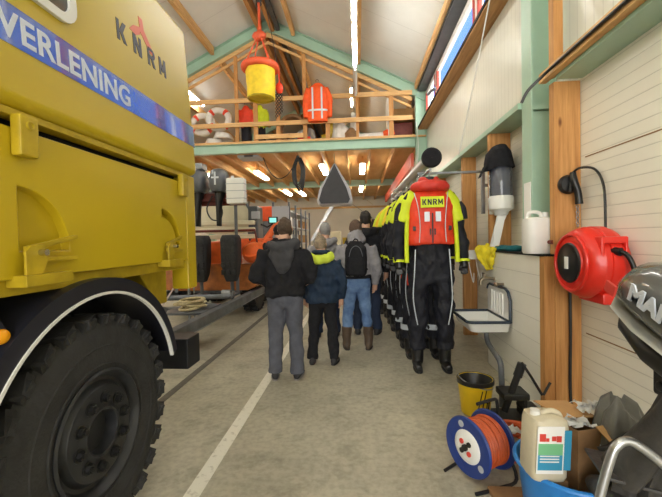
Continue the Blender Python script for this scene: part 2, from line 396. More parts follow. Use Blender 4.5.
b=nb(); prism(b,[(-2.35,7.6),(-2.35,7.72),(XL-.1,RZ(XL-.1)+.12),(XL-.1,RZ(XL-.1))],YB-YF+.2,(0,YF-.1,0)); struct('ceiling_left',b,'roofpan')
# deep seams of the lower cladding
for i,z in enumerate((.737,2.185)):
    struct('trim_%d'%(i+1),bx(nb(),XR-.004,XR+.002,YF+.1,3.2,z-.004,z+.004),'carddark')
# windows
def window(n,y0,y1,mull):
    b=nb(); z0,z1=4.48,5.38
    bx(b,XR-.02,XR+.06,y0,y1,z0,z0+.06); bx(b,XR-.02,XR+.06,y0,y1,z1-.1,z1)
    bx(b,XR-.02,XR+.06,y0,y0+.07,z0+.06,z1-.06); bx(b,XR-.02,XR+.06,y1-.07,y1,z0+.06,z1-.06)
    for y in mull: bx(b,XR-.01,XR+.05,y-.03,y+.03,z0+.06,z1-.06)
    w=struct('window_%d'%n,b,'whiteedge'); w['label']='strip window with white frame high in the right wall'
    part('pane',bx(nb(),XR+.02,XR+.028,y0+.06,y1-.06,z0+.05,z1-.05),'glass',w)
    for y in (y0+.1,y1-.1): part('casement_post',bx(nb(),XR-.03,XR+.018,y-.045,y+.045,z0+.06,z1-.06),'redframe',w,label='red casement post')
window(1,3.72,5.84,[4.8]); window(2,5.86,8.72,[]); window(3,8.74,10.04,[9.4])
struct('window_sill_board',bx(nb(),1.64,XR,3.83,9.99,4.40,4.45),'sillwood')
struct('sill_edge',bx(nb(),1.625,1.64,3.83,9.99,4.425,4.47),'dark')
# columns (H section)
def hcol(x0,x1,y,z0,z1,fl=.2):
    b=nb(); bx(b,x0,x0+.015,y-fl/2,y+fl/2,z0,z1); bx(b,x1-.015,x1,y-fl/2,y+fl/2,z0,z1); bx(b,x0+.015,x1-.015,y-.006,y+.006,z0,z1); return b
for y,z0 in ((3.72,1.392),(10.1,0),(16.7,0)):
    c=struct('steel_column',hcol(1.635 if y<5 else 1.585,1.865,y,z0,5.36),'green'); c['label']='mint green steel column on the right wall'
c=[o for o in bpy.data.objects if o.name.startswith('steel_column')][0]
part('gusset',prism(nb(),[(0,0),(.24,0),(.24,.12)],.012,(1.65,3.63,2.74)),'green',c)
part('stiffener',bx(nb(),1.652,1.848,3.625,3.713,2.73,2.745),'green',c)
part('cover_plate',bx(nb(),1.652,1.848,3.66,3.672,1.42,2.72),'green',c)
for y in (10.1,16.7): struct('steel_column',hcol(XL+.005,XL+.28,y,0,5.36),'green')
# rafters
def rafter(y,side):
    b=nb(); d=4.2
    if side>0: poly=lambda a,c:[(-2.35,7.58-a),(-2.35,7.58-c),(1.86,RZ(1.86)-.02-c),(1.86,RZ(1.86)-.02-a)]
    else: poly=lambda a,c:[(-2.35,7.58-a),(XL+.01,RZ(XL)-.02-a),(XL+.01,RZ(XL)-.02-c),(-2.35,7.58-c)]
    prism(b,poly(0,.02),.16,(0,y-.08,0)); prism(b,poly(.02,.30),.012,(0,y-.006,0)); prism(b,poly(.30,.32),.16,(0,y-.08,0)); return b
for y in (3.72,10.1,16.7):
    for s in (1,-1): struct('steel_rafter',rafter(y,s),'green')
# purlins
for y0,y1 in ((3.81,10.0),(10.2,16.6),(16.8,23.28)):
    for x,w,h in ((-3.85,.09,.2),(-1.62,.09,.2),(.12,.08,.18),(-5.3,.09,.2)):
        struct('roof_purlin',prism(nb(),[(x-w/2,RZ(x)-h),(x+w/2,RZ(x)-h),(x+w/2,RZ(x+w/2)-.005),(x-w/2,RZ(x-w/2)-.005)],y1-y0,(0,y0,0)),'wood_y')
    for x in (-2.52,-2.18):
        struct('ridge_beam',prism(nb(),[(x-.05,7.18),(x+.05,7.18),(x+.05,7.49),(x-.05,7.49)],y1-y0,(0,y0,0)),'sillwood')
    struct('lifting_rail',bx(nb(),-2.08,-1.98,y0,y1,7.2,7.3),'darksteel')
    struct('eave_purlin',bx(nb(),1.56,1.62,y0,y1,5.46,5.6),'wood_y')
    struct('eave_channel',bx(nb(),1.64,1.86,y0,y1,5.40,5.47),'darksteel')
# girts
struct('wall_girt',bx(nb(),1.6,XR,3.83,9.98,2.80,2.86),'green')
struct('wall_girt',bx(nb(),1.66,XR,-5.4,3.24,2.84,2.90),'green')
struct('girt_batten',bx(nb(),1.6,1.658,-5.4,3.40,2.87,2.95),'wood_y')
struct('girt_batten',bx(nb(),1.66,1.72,-5.4,3.40,2.91,2.99),'wood_y')
struct('wood_post',bx(nb(),1.655,1.865,3.26,3.34,0,2.83),'wood_z')
struct('wood_post',bx(nb(),1.655,1.73,3.26,3.34,2.99,4.55),'wood_z')
struct('wood_post',bx(nb(),1.57,1.653,3.27,3.35,0,1.375),'wood_z')
struct('wood_post',bx(nb(),1.62,1.865,4.68,4.76,0,2.80),'wood_z')
struct('wood_post',bx(nb(),1.66,1.865,6.0,6.08,0,2.80),'wood_z')
struct('wood_post',bx(nb(),1.66,1.865,8.0,8.08,0,2.80),'wood_z')
struct('partition_wall',bx(nb(),1.57,1.865,3.355,4.66,0,1.37),'wall_plank')
struct('partition_cap',bx(nb(),1.56,1.865,3.27,4.66,1.372,1.39),'dark')
# painted line
struct('floor_marking',bx(nb(),-1.095,-.995,.5,14,.0,.003),'line')
struct('floor_shadow_strip',bx(nb(),-2.0,-1.92,3.0,14,.0,.004),'trailer_shade')  # trailer's shadow painted on the floor as a flat grey strip
# mezzanine
struct('mezzanine_beam',prism(nb(),[(0,0),(.16,0),(.16,.02),(.09,.02),(.09,.23),(.16,.23),(.16,.25),(0,.25),(0,.23),(.07,.23),(.07,.02),(0,.02)],1.57-XL,(XL,10.02,3.98),V((0,1,0)),V((0,0,1)),V((1,0,0))),'green')
struct('mezzanine_beam',bx(nb(),XL,1.57,16.62,16.78,3.93,4.19),'green')
struct('mezzanine_deck',bx(nb(),XL,XR,10.02,YB,4.235,4.27),'woodpl')
struct('deck_edge',bx(nb(),XL,1.57,9.99,10.02,4.22,4.28),'wood_x')
x=-6.5
while x<1.85:
    struct('floor_joist',bx(nb(),x-.035,x+.035,10.19,16.61,4.0,4.233),'wood_y'); struct('floor_joist',bx(nb(),x-.035,x+.035,16.79,YB,4.0,4.233),'wood_y'); x+=.69
# railing and timber frame on the mezzanine edge
rl=thing('mezzanine_railing','pine railing along the front edge of the upper loft floor','railing',(-2.6,10.05,4.28))
for z in (5.39,4.74): part('rail',bx(nb(),XL+.3,1.5,10.0,10.05,z-.06,z+.06),'wood_x',rl,.006)
part('rail',bx(nb(),-2.72,-1.4,10.0,10.05,4.33,4.45),'wood_x',rl,.006)
for xx in (-2.72,-2.1,-.75,.95,-5.0): part('post',bx(nb(),xx-.06,xx+.06,10.051,10.10,4.281,5.33),'wood_z',rl,.006)
fr=thing('timber_truss','pine timber frame under the green roof beam above the loft railing','frame',(-2.35,10.14,4.28))
for xx,w in ((-3.26,.1),(-1.37,.1),(.05,.07)): part('stud',bx(nb(),xx-w/2,xx+w/2,10.105,10.155,4.281,RZ(xx)-.5),'wood_z',fr,.006)
for s in (1,-1):
    x1=1.5 if s>0 else XL+.35
    part('batten',prism(nb(),[(-2.35,7.24),(-2.35,7.12),(x1,RZ(x1)-.48),(x1,RZ(x1)-.36)],.05,(0,10.105,0)),'wood_x',fr,.004)
    part('batten',prism(nb(),[(-2.35,7.03),(-2.35,6.96),(x1,RZ(x1)-.64),(x1,RZ(x1)-.57)],.05,(0,10.16,0)),'wood_x',fr,.004)
# back wall timber rail and brace
struct('back_wall_rail',bx(nb(),XL+.05,XR-.02,YB-.06,YB-.005,3.5,3.62),'wood_x')
struct('back_wall_brace',prism(nb(),[(-3.0,1.5),(-2.8,1.5),(-1.2,4.0),(-1.45,4.0)],.1,(0,YB-.25,0)),'alu')
struct('cable_brace',tube(nb(),[(-.6,YB-.3,3.95),(1.8,YB-.3,2.2)],.015,6),'steel')
# lamps under the loft
for (xx,y) in ((-3.42,12.6),(-3.42,17.6),(-1.1,11.9),(-2.75,18.0),(.2,12.0),(.2,16.9),(-5.25,12.6)):
    t=thing('tube_lamp','white tube lamp glowing under the plywood loft floor','lamp',(xx,y,3.99),0,'tube lamps under the loft')
    part('housing',bx(nb(),xx-.09,xx+.09,y-.1,y+1.5,3.955,3.998),'lampbody',t,.01)
    part('diffuser',bx(nb(),xx-.08,xx+.08,y-.08,y+1.48,3.88,3.954),'loftlamp',t,.02)
    part('mount',bx(nb(),xx-.03,xx+.03,y+.1,y+1.3,3.998,4.234),'wood_y',t)
def hanging(xx,y,label,lit=True,z=5.35,lm='lamp'):
    t=thing('hanging_tube_lamp',label,'lamp',(xx,y,z+.1),0,'tube lamps hung from the roof')
    part('housing',bx(nb(),xx-.05,xx+.05,y,y+1.55,z+.03,z+.08),'lampbody',t,.01)
    part('tube',cyl(nb(),(xx,y+.03,z),(xx,y+1.52,z),.03,n=12),lm if lit else 'whitepl',t)
    for yy in (y+.2,y+1.35): part('wire',cyl(nb(),(xx,yy,z+.08),(xx,yy,RZ(xx)-.01),.005,n=5),'steel',t)
L2='bare white tube lamp hung high on wires below the right roof slope'
for y in (5.05,6.75): hanging(.01,y,L2)
hanging(.01,8.4,'unlit tube lamp hung just before the loft railing',False)
for y in (-3.5,-1.5,.5): hanging(-2.35,y,'added unseen tube lamp hung below the roof ridge above the truck',True,6.6)  # added lamps, out of view, to light the near end of the hall
hanging(-5.05,10.65,'white tube lamp glowing above the lifebuoys on the loft',True,6.12)
for y in (-1.5,1.0,3.5,6.0): hanging(-5.05,y,'added unseen tube lamp hung below the left roof slope',True,5.35)  # extra row of unseen lamps, added to light the hall from the left
for y in (11.6,14.0): hanging(-.12,y,'white tube lamp glowing under the right roof slope behind the timber truss',True,6.2,'loftlamp')
# ================================================================ TRUCK
def lean(b):
    for v in b.verts:
        if v.co.x>-2: v.co.x-=max(0,v.co.z-2.07)*.0594-.04
    return b
TX=-1.29
tr=thing('truck','yellow rescue truck with dark blue stripe beside the painted floor line','truck',(-2.5,.2,0))
sb=nb(); bx(sb,-3.75,TX,-2.2,2.88,2.07,3.22)
body=part('body',lean(sb),'yellow',tr,.055,seg=4)
part('stripe',lean(bx(nb(),TX-.01,TX+.003,-2.1,2.85,2.295,2.452)),'blue',tr,label='dark blue stripe with pale lettering')
part('stripe_lettering',lean(text_bm('VERLENING',.145,basis((TX+.003,1.25,2.322),(0,1,0),(0,0,1),(1,0,0)),.002,.003,1.04,1.0)),'silver',tr)
for ch,y in (('K',1.965),('N',2.115),('R',2.265),('M',2.40)):
    part('lettering',lean(tf(letter(ch,.085,.115,.025),basis((TX,y,2.675),(0,1,0),(0,0,1),(1,0,0)))),'inkblack',tr,label='black letter %s'%ch)
eb=nb()
for pts in ([(2.09,2.80),(2.13,2.84),(2.20,2.865),(2.20,2.82),(2.15,2.79)],[(2.195,2.93),(2.235,2.93),(2.245,2.87),(2.36,2.755),(2.30,2.755),(2.20,2.84)]):
    prism(eb,[(p[0],p[1]) for p in pts],.002,(TX,0,0),V((0,1,0)),V((0,0,1)),V((1,0,0)))
part('emblem',lean(eb),'redlogo',tr,label='orange red emblem above the black letters')
# window with rounded frame
def rrect(y0,y1,z0,z1,r,k=6):
    o=[]
    for cy,cz,a in ((y1-r,z1-r,0),(y0+r,z1-r,PI/2),(y0+r,z0+r,PI),(y1-r,z0+r,1.5*PI)):
        for i in range(k+1): t=a+PI/2*i/k; o.append((cy+r*math.cos(t),cz+r*math.sin(t)))
    return o
A=rrect(.75,1.645,2.53,3.0,.09); B=rrect(.79,1.605,2.57,2.96,.06)
wb=nb()
R=lambda P,x:[V((x,p[0],p[1])) for p in P]
loft(wb,[R(A,TX-.01),R(A,TX+.018),R(B,TX+.018),R(B,TX-.01)],False)
wf=part('side_window',lean(wb),'whiteedge',tr,label='white rounded window frame')
part('pane',lean(loft(nb(),[R(B,TX+.002),R(B,TX+.006)])),'darkglass',wf)
# edge trims between upper and lower body
for z in (2.12,2.155): part('trim_bead',bx(nb(),TX-.01,TX+.006,-2.15,2.85,z-.006,z+.006),'yellow2',tr,.003)
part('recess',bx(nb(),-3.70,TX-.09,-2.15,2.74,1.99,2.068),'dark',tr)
# lower body with quarter-round hatch pockets cut into it
def quarter(y0,z0,r,x0,x1,inner=0,k=14):
    p=[(y0,z0)]+[(y0+r*math.cos(PI/2*i/k),z0+r*math.sin(PI/2*i/k)) for i in range(k+1)]
    if inner: p=[(y0+r*math.cos(PI/2*i/k),z0+r*math.sin(PI/2*i/k)) for i in range(k+1)]+[(y0+inner*math.cos(PI/2*i/k),z0+inner*math.sin(PI/2*i/k)) for i in range(k,-1,-1)]
    return prism(nb(),p,x1-x0,(x0,0,0),V((0,1,0)),V((0,0,1)),V((1,0,0)))
lw=nb(); bx(lw,-3.75,TX,-2.2,2.74,1.425,2.002)
lw=boolean_cut(lw,[quarter(1.335,1.53,.25,TX-.045,TX+.05),quarter(2.385,1.54,.24,TX-.06,TX+.05,.185)])
part('drop_side',lw,'yellow',tr,.008)
part('sill_lip',bx(nb(),TX-.06,TX+.012,-2.15,2.735,2.04,2.069),'yellow2',tr,.004)
part('bottom_rail',bx(nb(),-3.7,TX-.03,-2.2,2.80,1.36,1.424),'yellow2',tr,.006)
for y,z in ((1.32,1.44),(2.385,1.445)):
    k=nb(); s=1 if y<2 else .8
    bx(k,TX-.03,TX+.055,y-.02,y+.21*s,1.395,1.44)          # foot
    prism(k,[(y-.005,1.44),(y+.07*s,1.44),(y+.095*s,z+.05),(y+.085*s,z+.115),(y+.02,z+.115),(y-.005,z+.09)],.012,(TX+.03,0,0),V((0,1,0)),V((0,0,1)),V((1,0,0)))
    br=part('support_bracket',k,'yellow2',tr,.003)
    a=nb()
    for (z0,z1) in ((z+.088,z+.14),(z+.05,z+.045)):
        prism(a,[(y+.02,z0),(y+.28*s,z1),(y+.28*s,z1+.018),(y+.02,z0+.022)],.02,(TX+.006,0,0),V((0,1,0)),V((0,0,1)),V((1,0,0)))
    part('arm',a,'yellow2',br,.003)
    part('pivot_bolt',cyl(nb(),(TX+.0,y+.06,z+.085),(TX+.07,y+.06,z+.085),.013,n=12),'chrome',br)
for y in (1.305,2.60):
    k=nb(); bx(k,TX+.002,TX+.05,y,y+.085,1.89,2.05); latch=part('latch',k,'yellow2',tr,.012)
    part('latch_eye',torus(nb(),(TX+.05,y+.042,2.01),.014,.005,(1,0,0),16,6),'yellow2',latch)
part('rear_post',bx(nb(),-1.42,TX+.004,2.736,2.885,1.2,2.0695),'yellow',tr,.012)
part('rear_post',bx(nb(),-3.75,-3.6,2.745,2.885,1.2,2.068),'yellow',tr,.012)
part('rear_panel',bx(nb(),-3.6,-1.42,2.75,2.86,1.43,2.068),'yellow',tr,.01)
hg=nb(); prism(hg,[(2.28,1.36),(2.62,1.36),(2.62,1.12),(2.50,1.12)],.5,(-1.9,0,0),V((0,1,0)),V((0,0,1)),V((1,0,0)))
part('frame_bracket',hg,'yellow2',tr,.008)
part('frame_bracket',bx(nb(),-1.72,-1.5,2.50,2.62,.98,1.1),'yellow2',tr,.01)
part('chassis',bx(nb(),-3.2,-1.75,-4.2,2.8,.82,1.14),'blackpaint',tr,.02)
part('underbody',bx(nb(),-3.6,-1.62,-2.15,2.5,1.14,1.36),'blackpaint',tr)
# fender
cy,cz=1.755,.635
fb=nb()
def arcpts(r,a0,a1,k=36): return [(cy+r*math.cos(a0+(a1-a0)*i/k),cz+r*math.sin(a0+(a1-a0)*i/k)) for i in range(k+1)]
a0,a1=math.radians(14),math.radians(178)
rings=[]
for p,q in zip(arcpts(.675,a0,a1),arcpts(.75,a0,a1)):
    rings.append([V((TX+.03,p[0],p[1])),V((TX+.025,q[0],q[1])),V((-1.93,q[0],q[1])),V((-1.93,q[0]-(q[0]-p[0])*.4,q[1]-(q[1]-p[1])*.4)),V((TX-.02,q[0]-(q[0]-p[0])*.4,q[1]-(q[1]-p[1])*.4))])
loft(fb,rings); fe=part('fender',fb,'navyplastic',tr)
rings=[]
for p,q in zip(arcpts(.667,a0,a1),arcpts(.68,a0,a1)):
    rings.append([V((TX+.036,p[0],p[1])),V((TX+.036,q[0],q[1])),V((TX+.015,q[0],q[1])),V((TX+.015,p[0],p[1]))])
part('edge_strip',loft(nb(),rings),'whiteedge',fe,label='white strip along the wheel arch')
sk=nb(); prism(sk,[(-1.9,1.30)]+[(1.25,1.30)]+[(cy+.75*math.cos(t),cz+.75*math.sin(t)) for t in [math.radians(v) for v in (128,140,150,160,170,178)]]+[(1.0,.5),(-1.9,.5)],.6,(-1.9,0,0),V((0,1,0)),V((0,0,1)),V((1,0,0)))
part('side_skirt',sk,'navyplastic',tr,.01)
part('marker_lamp',sphere(nb(),(TX-.0,1.245,1.225),(.02,.032,.028)),'amber',tr)
part('tow_bracket',bx(nb(),-1.62,-1.34,2.80,3.02,.56,.80),'blackpaint',tr,.012)
# wheels
def wheel_bm():
    R_=.595; b=nb()
    prof=[(.30,-.01),(.31,.012),(.36,.016),(.42,.022),(.47,.025),(.50,.018),(.535,.008),(.562,-.012),(.565,-.1),(.565,-.25),(.562,-.31),(.53,-.34),(.45,-.35),(.3,-.33)]
    lathe(b,prof,(0,0,0),(1,0,0),64)
    torus(b,(.02,0,0),.43,.006,(1,0,0),64,6); torus(b,(.015,0,0),.335,.006,(1,0,0),64,6)
    n=26
    for i in range(n):
        for s in (0,1):
            a=2*PI*(i+.5*s)/n; ca,sa=math.cos(a),math.sin(a)
            rx=Matrix.Rotation(a,3,'X')
            xs=-.06 if s==0 else -.235
            box(b,rx@V((xs,.566,0)),(.16,.05,.095 if s==0 else .09),rx@Matrix.Rotation(.35 if s==0 else -.35,3,'Y'))
            if s==0: # shoulder lug reaching down the side wall
                box(b,rx@V((-.004,.545,0)),(.04,.085,.085),rx@Matrix.Rotation(-.35,3,'Z'))
                
            else: box(b,rx@V((-.315,.545,0)),(.045,.085,.07),rx@Matrix.Rotation(.35,3,'Z'))
    return b
def rim_bm():
    b=nb(); lathe(b,[(.305,.0),(.31,.02),(.298,.028),(.285,.012),(.268,-.02),(.25,-.02),(.238,-.004),(.228,.012),(.215,.016),(.125,.018),(.118,.024),(.108,.02),(.10,-.04),(.03,-.05),(.001,-.05)],(0,0,0),(1,0,0),56); return b
W0=None
def wheel(x,y,mir=False):
    e=bpy.data.objects.new('wheel',None); COL.objects.link(e); e.parent=tr
    e.matrix_basis=root_mx(tr).inverted()@Matrix.Translation((x,y,.605))@(Matrix.Rotation(PI,4,'Z') if mir else Matrix())
    return e
M['rimpaint']=mat('dark rim',(40,41,44),.45,0,.25,8)
wm=to_mesh(wheel_bm(),'wheel',0); rm=to_mesh(rim_bm(),'rim'); 
bb=nb(); cyl(bb,(0,0,0),(.006,0,0),.032,n=18); cyl(bb,(.005,0,0),(.028,0,0),.023,n=6); cyl(bb,(.028,0,0),(.036,0,0),.013,n=10); bm_=to_mesh(bb,'wheel_bolt'); 
for me_,mm in ((wm,'rubber'),(rm,'rimpaint'),(bm_,'blackpl')): me_.materials.append(M[mm])
M['bolt']=M['blackpl']
def wheel(x,y,mir=False):
    w=bpy.data.objects.new('wheel',wm); COL.objects.link(w); w.parent=tr
    w.matrix_basis=root_mx(tr).inverted()@Matrix.Translation((x,y,.605))@(Matrix.Rotation(PI,4,'Z') if mir else Matrix())
    r=bpy.data.objects.new('rim',rm); COL.objects.link(r); r.parent=w
    for i in range(10):
        a=2*PI*(i+.3)/10; o=bpy.data.objects.new('wheel_bolt',bm_); COL.objects.link(o); o.parent=w; o.location=(.0165,.168*math.cos(a),.168*math.sin(a))
wheel(-1.325,1.775); wheel(-3.75,1.775,True); wheel(-1.325,-3.2); wheel(-3.75,-3.2,True)
part('axle',cyl(nb(),(-3.4,1.775,.605),(-1.65,1.775,.605),.09),'blackpaint',tr); part('axle',cyl(nb(),(-3.4,-3.2,.605),(-1.65,-3.2,.605),.09),'blackpaint',tr)
cb=nb(); prism(cb,[(-2.3,.95),(-2.3,2.95),(-3.9,2.9),(-4.35,1.9),(-4.45,.95)],2.4,(-3.72,0,0),V((0,1,0)),V((0,0,1)),V((1,0,0)))
part('cab',cb,'yellow',tr,.05)
# ================================================================ TRAILER AND BOAT BEHIND THE TRUCK
tl=thing('boat_trailer','grey steel boat trailer on knobby wheels behind the yellow truck','trailer',(-3.0,6.5,0))
for x in (-2.12,-3.95): part('side_rail',bx(nb(),x-.06,x+.06,3.75,10.2,.42,.57),'greysteel',tl,.01)
for x in (-2.06,): part('rail_edge',bx(nb(),x-.0,x+.012,3.75,9.5,.425,.435),'steel',tl)
for y in (3.85,5.6,8.0,10.0): part('cross_beam',bx(nb(),-3.889,-2.181,y-.06,y+.06,.43,.55),'greysteel',tl,.01)
part('roller_tube',cyl(nb(),(-3.8,6.0,.62),(-2.2,6.25,.62),.045),'greysteel',tl)
part('drawbar',tube(nb(),[(-2.3,4.1,.62),(-1.75,3.2,.95)],.035,10),'greysteel',tl)
part('strut',tube(nb(),[(-1.9,3.1,.72),(-2.35,4.6,1.0),(-2.6,5.6,1.25)],.012,6),'alu',tl,label='thin bright cable')
def knobby(y,x):
    b=nb(); R_=.50; lathe(b,[(.2,-.13),(.42,-.15),(.48,-.12),(.49,0),(.48,.12),(.42,.15),(.2,.13)],(x,y,.5),(1,0,0),40)
    for i in range(22):
        a=2*PI*i/22; rx=Matrix.Rotation(a,3,'X')
        for dx in (-.09,.09): box(b,V((x+dx,y,.5))+rx@V((0,.0,.475+.02)),(.12,.07,.06),rx)
    return b
for x in (-2.38,-3.75):
    for y in (8.3,9.7):
        w=part('wheel',knobby(y,x),'rubber',tl)
        part('rim',lathe(nb(),[(.21,-.1),(.2,.05),(.05,.08),(.001,.08)],(x,y,.5),(1,0,0),24),'greysteel',w)
part('winch_bracket',bx(nb(),-2.42,-2.2,6.36,6.5,.57,.68),'steel',tl,.02)
part('winch_drum',cyl(nb(),(-2.38,6.33,.66),(-2.22,6.33,.66),.06),'steel',tl)
# rope coil on the trailer
b=nb()
for i in range(7):
    t=random.uniform(0,PI); torus(b,(-2.45+random.uniform(-.1,.1),5.38+random.uniform(-.14,.14),.595+.018*i),.16+random.uniform(-.04,.05),.018,(random.uniform(-.12,.12),random.uniform(-.12,.12),1),28,7)
single('rope_coil',b,'rope','loose coil of pale rope lying on the grey trailer','rope',loc=(-2.45,5.38,.576))
single('rope_tray',bx(nb(),-2.78,-2.19,5.0,5.78,.551,.575),'greysteel','flat grey steel tray holding the pale rope on the trailer','tray',.006)
# orange launching tractor / boat chassis
bo=thing('rescue_boat','orange and cream rescue boat on the trailer behind the knobby wheels','boat',(-3.1,7.6,.6))
hp=nb(); prism(hp,[(-4.0,.62),(-3.7,.58),(-2.2,.58),(-2.02,.66),(-1.98,1.12),(-4.05,1.12)],2.2,(0,7.25,0)); part('hull_block',hp,'rustorange',bo,.03)
for x in (-3.72,-2.06): part('inflatable_tube',tube(nb(),[(x,7.05,1.32),(x,7.3,1.33),(x,9.5,1.36),(x*.93-.2,10.6,1.42),(x*.6-1.2,11.3,1.5)],[.12,.22,.22,.21,.17],18,4),'orangehull',bo)
part('transom',bx(nb(),-3.5,-2.28,7.12,7.2,1.125,1.56),'orangehull',bo,.02)
for x in (-3.05,): part('transom_pad',bx(nb(),x-.11,x+.11,7.05,7.118,1.25,1.5),'cream',bo,.02)
for z,mm in ((1.66,'cream'),(1.80,'cream'),(1.94,'cream')): part('cushion_rail',bx(nb(),-3.75,-2.1,7.45,7.56,z-.045,z+.045),mm,bo,.02)
part('guard_rail',tube(nb(),[(-3.8,7.3,1.25),(-3.8,7.3,1.78),(-2.05,7.3,1.78),(-1.95,7.3,1.25)],.025,8),'redbrown',bo)
hd=nb(); loft(hd,[ell((-2.9,8.0+.1*i,2.05+.0*i),.78-.06*i*i*.3,.34-.02*i,24,2.2,V((1,0,0)),V((0,0,1))) for i in range(6)]); part('console_shell',hd,'cream',bo)
part('console',bx(nb(),-2.3,-2.08,7.7,8.1,1.56,2.3),'cowl',bo,.03)
part('arch_frame',tube(nb(),[(-2.12,7.7,1.5),(-2.25,7.75,2.2),(-2.5,7.8,2.62),(-3.5,7.8,2.62),(-3.8,7.75,1.5)],.035,8),'cowl',bo)
part('throttle',bx(nb(),-2.2,-2.02,7.6,7.66,2.02,2.18),'lightgrey',bo,.01)
scr=part('plotter',bx(nb(),-1.93,-1.72,7.95,8.0,1.93,2.08),'blackpl',bo,.01); part('screen',bx(nb(),-1.90,-1.75,7.944,7.949,1.955,2.055),'screen',scr)
part('steering_arm',tube(nb(),[(-2.15,7.9,1.95),(-1.95,7.95,1.86),(-1.83,7.97,1.93)],.02,8),'blackpl',bo)
part('engine_box',bx(nb(),-2.25,-1.72,7.6,8.3,1.15,1.62),'orangehull',bo,.06)
part('crane_arm',tube(nb(),[(-2.15,7.5,1.2),(-1.75,7.8,1.85),(-1.55,8.1,2.0)],.07,10),'orangehull',bo)
for x,y in ((-2.36,6.78),(-2.93,6.74)):
    t=thing('covered_outboard','black covered outboard leg hanging before the orange hull, %s'%('beside the white tank' if x>-2.5 else 'next to the truck tail'),'outboard motor',(x,y,.5))
    b=nb(); loft(b,[ell((x,y,.82),.09,.10,20,4),ell((x,y,.95),.135,.14,20,4),ell((x,y,1.2),.165,.17,20,4),ell((x,y,1.6),.17,.18,20,4),ell((x,y,1.68),.14,.15,20,4)])
    for i in range(5):
        for j in (-1,0,1): box(b,(x+j*.1,y-.165,1.0+.14*i),(.06,.05,.09))
    part('cover',b,'rubber',t,.008); part('stem',tube(b:=nb(),[(x,y,.83),(x,y+.02,.6),(x,y+.03,.43)],[.035,.03,.025],10),'greysteel',t)
    part('skeg',bx(nb(),x-.11,x+.11,y-.1,y+.14,.56,.59),'greysteel',t,.005)
    part('mount_arm',bx(nb(),x-.05,x+.05,y+.17,7.115,1.3,1.4),'blackpaint',t)
# storage shelf with outboards
sh=thing('outboard_rack','dark red board rack carrying outboard motors behind the truck','rack',(-2.75,7.6,0))
part('board',bx(nb(),-3.7,-2.16,7.03,7.10,2.26,2.50),'redbrown',sh,.01)
part('board',bx(nb(),-3.7,-2.16,6.96,7.028,2.34,2.38),'redbrown',sh,.008)
for x in (-3.6,-2.36): part('upright',bx(nb(),x-.03,x+.03,7.102,7.115,.57,2.5),'greysteel',sh)
part('hanging_cable',tube(nb(),[(-2.75,6.94,2.44),(-2.86,6.92,2.2),(-2.78,6.92,2.0),(-2.62,6.92,1.98),(-2.56,6.92,2.16),(-2.7,6.92,2.42)],.014,7,4),'blackpl',sh)
def outb(x,label,cross):
    t=thing('outboard_motor',label,'outboard motor',(x,6.98,2.4),0,None)
    b=nb(); loft(b,[ell((x,7.0,2.51),.13,.2,20,3),ell((x,7.0,2.60),.165,.25,20,3.2),ell((x,7.0,2.78),.16,.25,20,3.2),ell((x,7.0,2.90),.135,.21,20,3),ell((x,7.0,2.94),.09,.15,20,3)]); part('cowl',b,'cowl',t)
    b=nb(); loft(b,[ell((x,7.0,2.505),.1,.13,12),ell((x,6.93,2.3),.06,.08,12),ell((x,6.91,2.0),.045,.09,12),ell((x,6.91,1.86),.03,.11,12)]); part('leg',b,'blackpl',t)
    if cross:
        b=nb(); bx(b,x-.015,x+.015,6.742,6.749,2.62,2.86); bx(b,x-.07,x+.07,6.742,6.749,2.74,2.77); part('cross_mark',b,'reflect',t,label='pale cross mark')
    else:
        part('top_frame',bx(nb(),x-.16,x+.13,6.86,7.1,2.94,3.06),'steel',t,.02)
outb(-2.62,'grey outboard cowl with a pale cross on the dark red board','x'); outb(-3.03,'grey outboard motor nearest the truck tail on the dark red board','')
wbx=thing('tank','upright white ribbed tank beside the outboard with a pale cross','tank',(-2.25,6.8,2.4))
b=nb(); bx(b,-2.42,-2.08,6.75,6.95,2.26,2.74); part('body',b,'whitepl',wbx,.03)
for z in (2.36,2.5,2.63): part('band',bx(nb(),-2.425,-2.075,6.745,6.955,z-.006,z+.006),'lightgrey',wbx)
part('cap',cyl(nb(),(-2.32,6.85,2.74),(-2.32,6.85,2.79),.03),'whitepl',wbx)
part('hook',bx(nb(),-2.4,-2.1,6.952,7.03,2.42,2.46),'steel',wbx)
mp=thing('mast','thin grey mast with a small box standing behind the truck tail','mast',(-3.1,6.7,0))
part('pole',tube(nb(),[(-3.12,6.62,0),(-3.12,6.62,3.6)],.025,8),'steel',mp); part('pole',tube(nb(),[(-3.02,6.62,0),(-3.02,6.62,3.5)],.015,8),'steel',mp)
# rack shelving further back
rk=thing('shelving_unit','tall grey shelving unit with pale end panel beyond the orange boat','shelves',(-2.2,12.5,0))
part('end_panel',bx(nb(),-2.62,-2.1,11.3,11.34,.05,2.62),'lightgrey',rk,.006)
for y in (11.4,12.6,13.8,15.0,16.2):
    for x in (-2.1,-2.6): part('upright',bx(nb(),x-.03,x+.03,y-.03,y+.03,0,2.75),'greysteel',rk)
for z in (.35,.9,1.45,2.0,2.5): part('shelf',bx(nb(),-2.58,-2.12,11.45,16.2,z-.02,z+.02),'lightgrey',rk)
n=0
for z in (.37,.92,1.47,2.02):
    for y in (11.9,13.1,14.3,15.5):
        n+=1; b=nb(); bx(b,-2.5,-2.15,y-.35,y+.3,z+.001,z+.3); t=single('storage_box',b,('card','whitepl','lightgrey','carddark')[n%4],'storage box on the grey shelving unit beyond the boat','box',.01,'boxes on the grey shelving')
single('orange_cover',bx(nb(),-3.62,-2.72,11.8,12.2,2.2,2.68),'orange','orange cover over the top of the stand behind the boat','cover',.06)
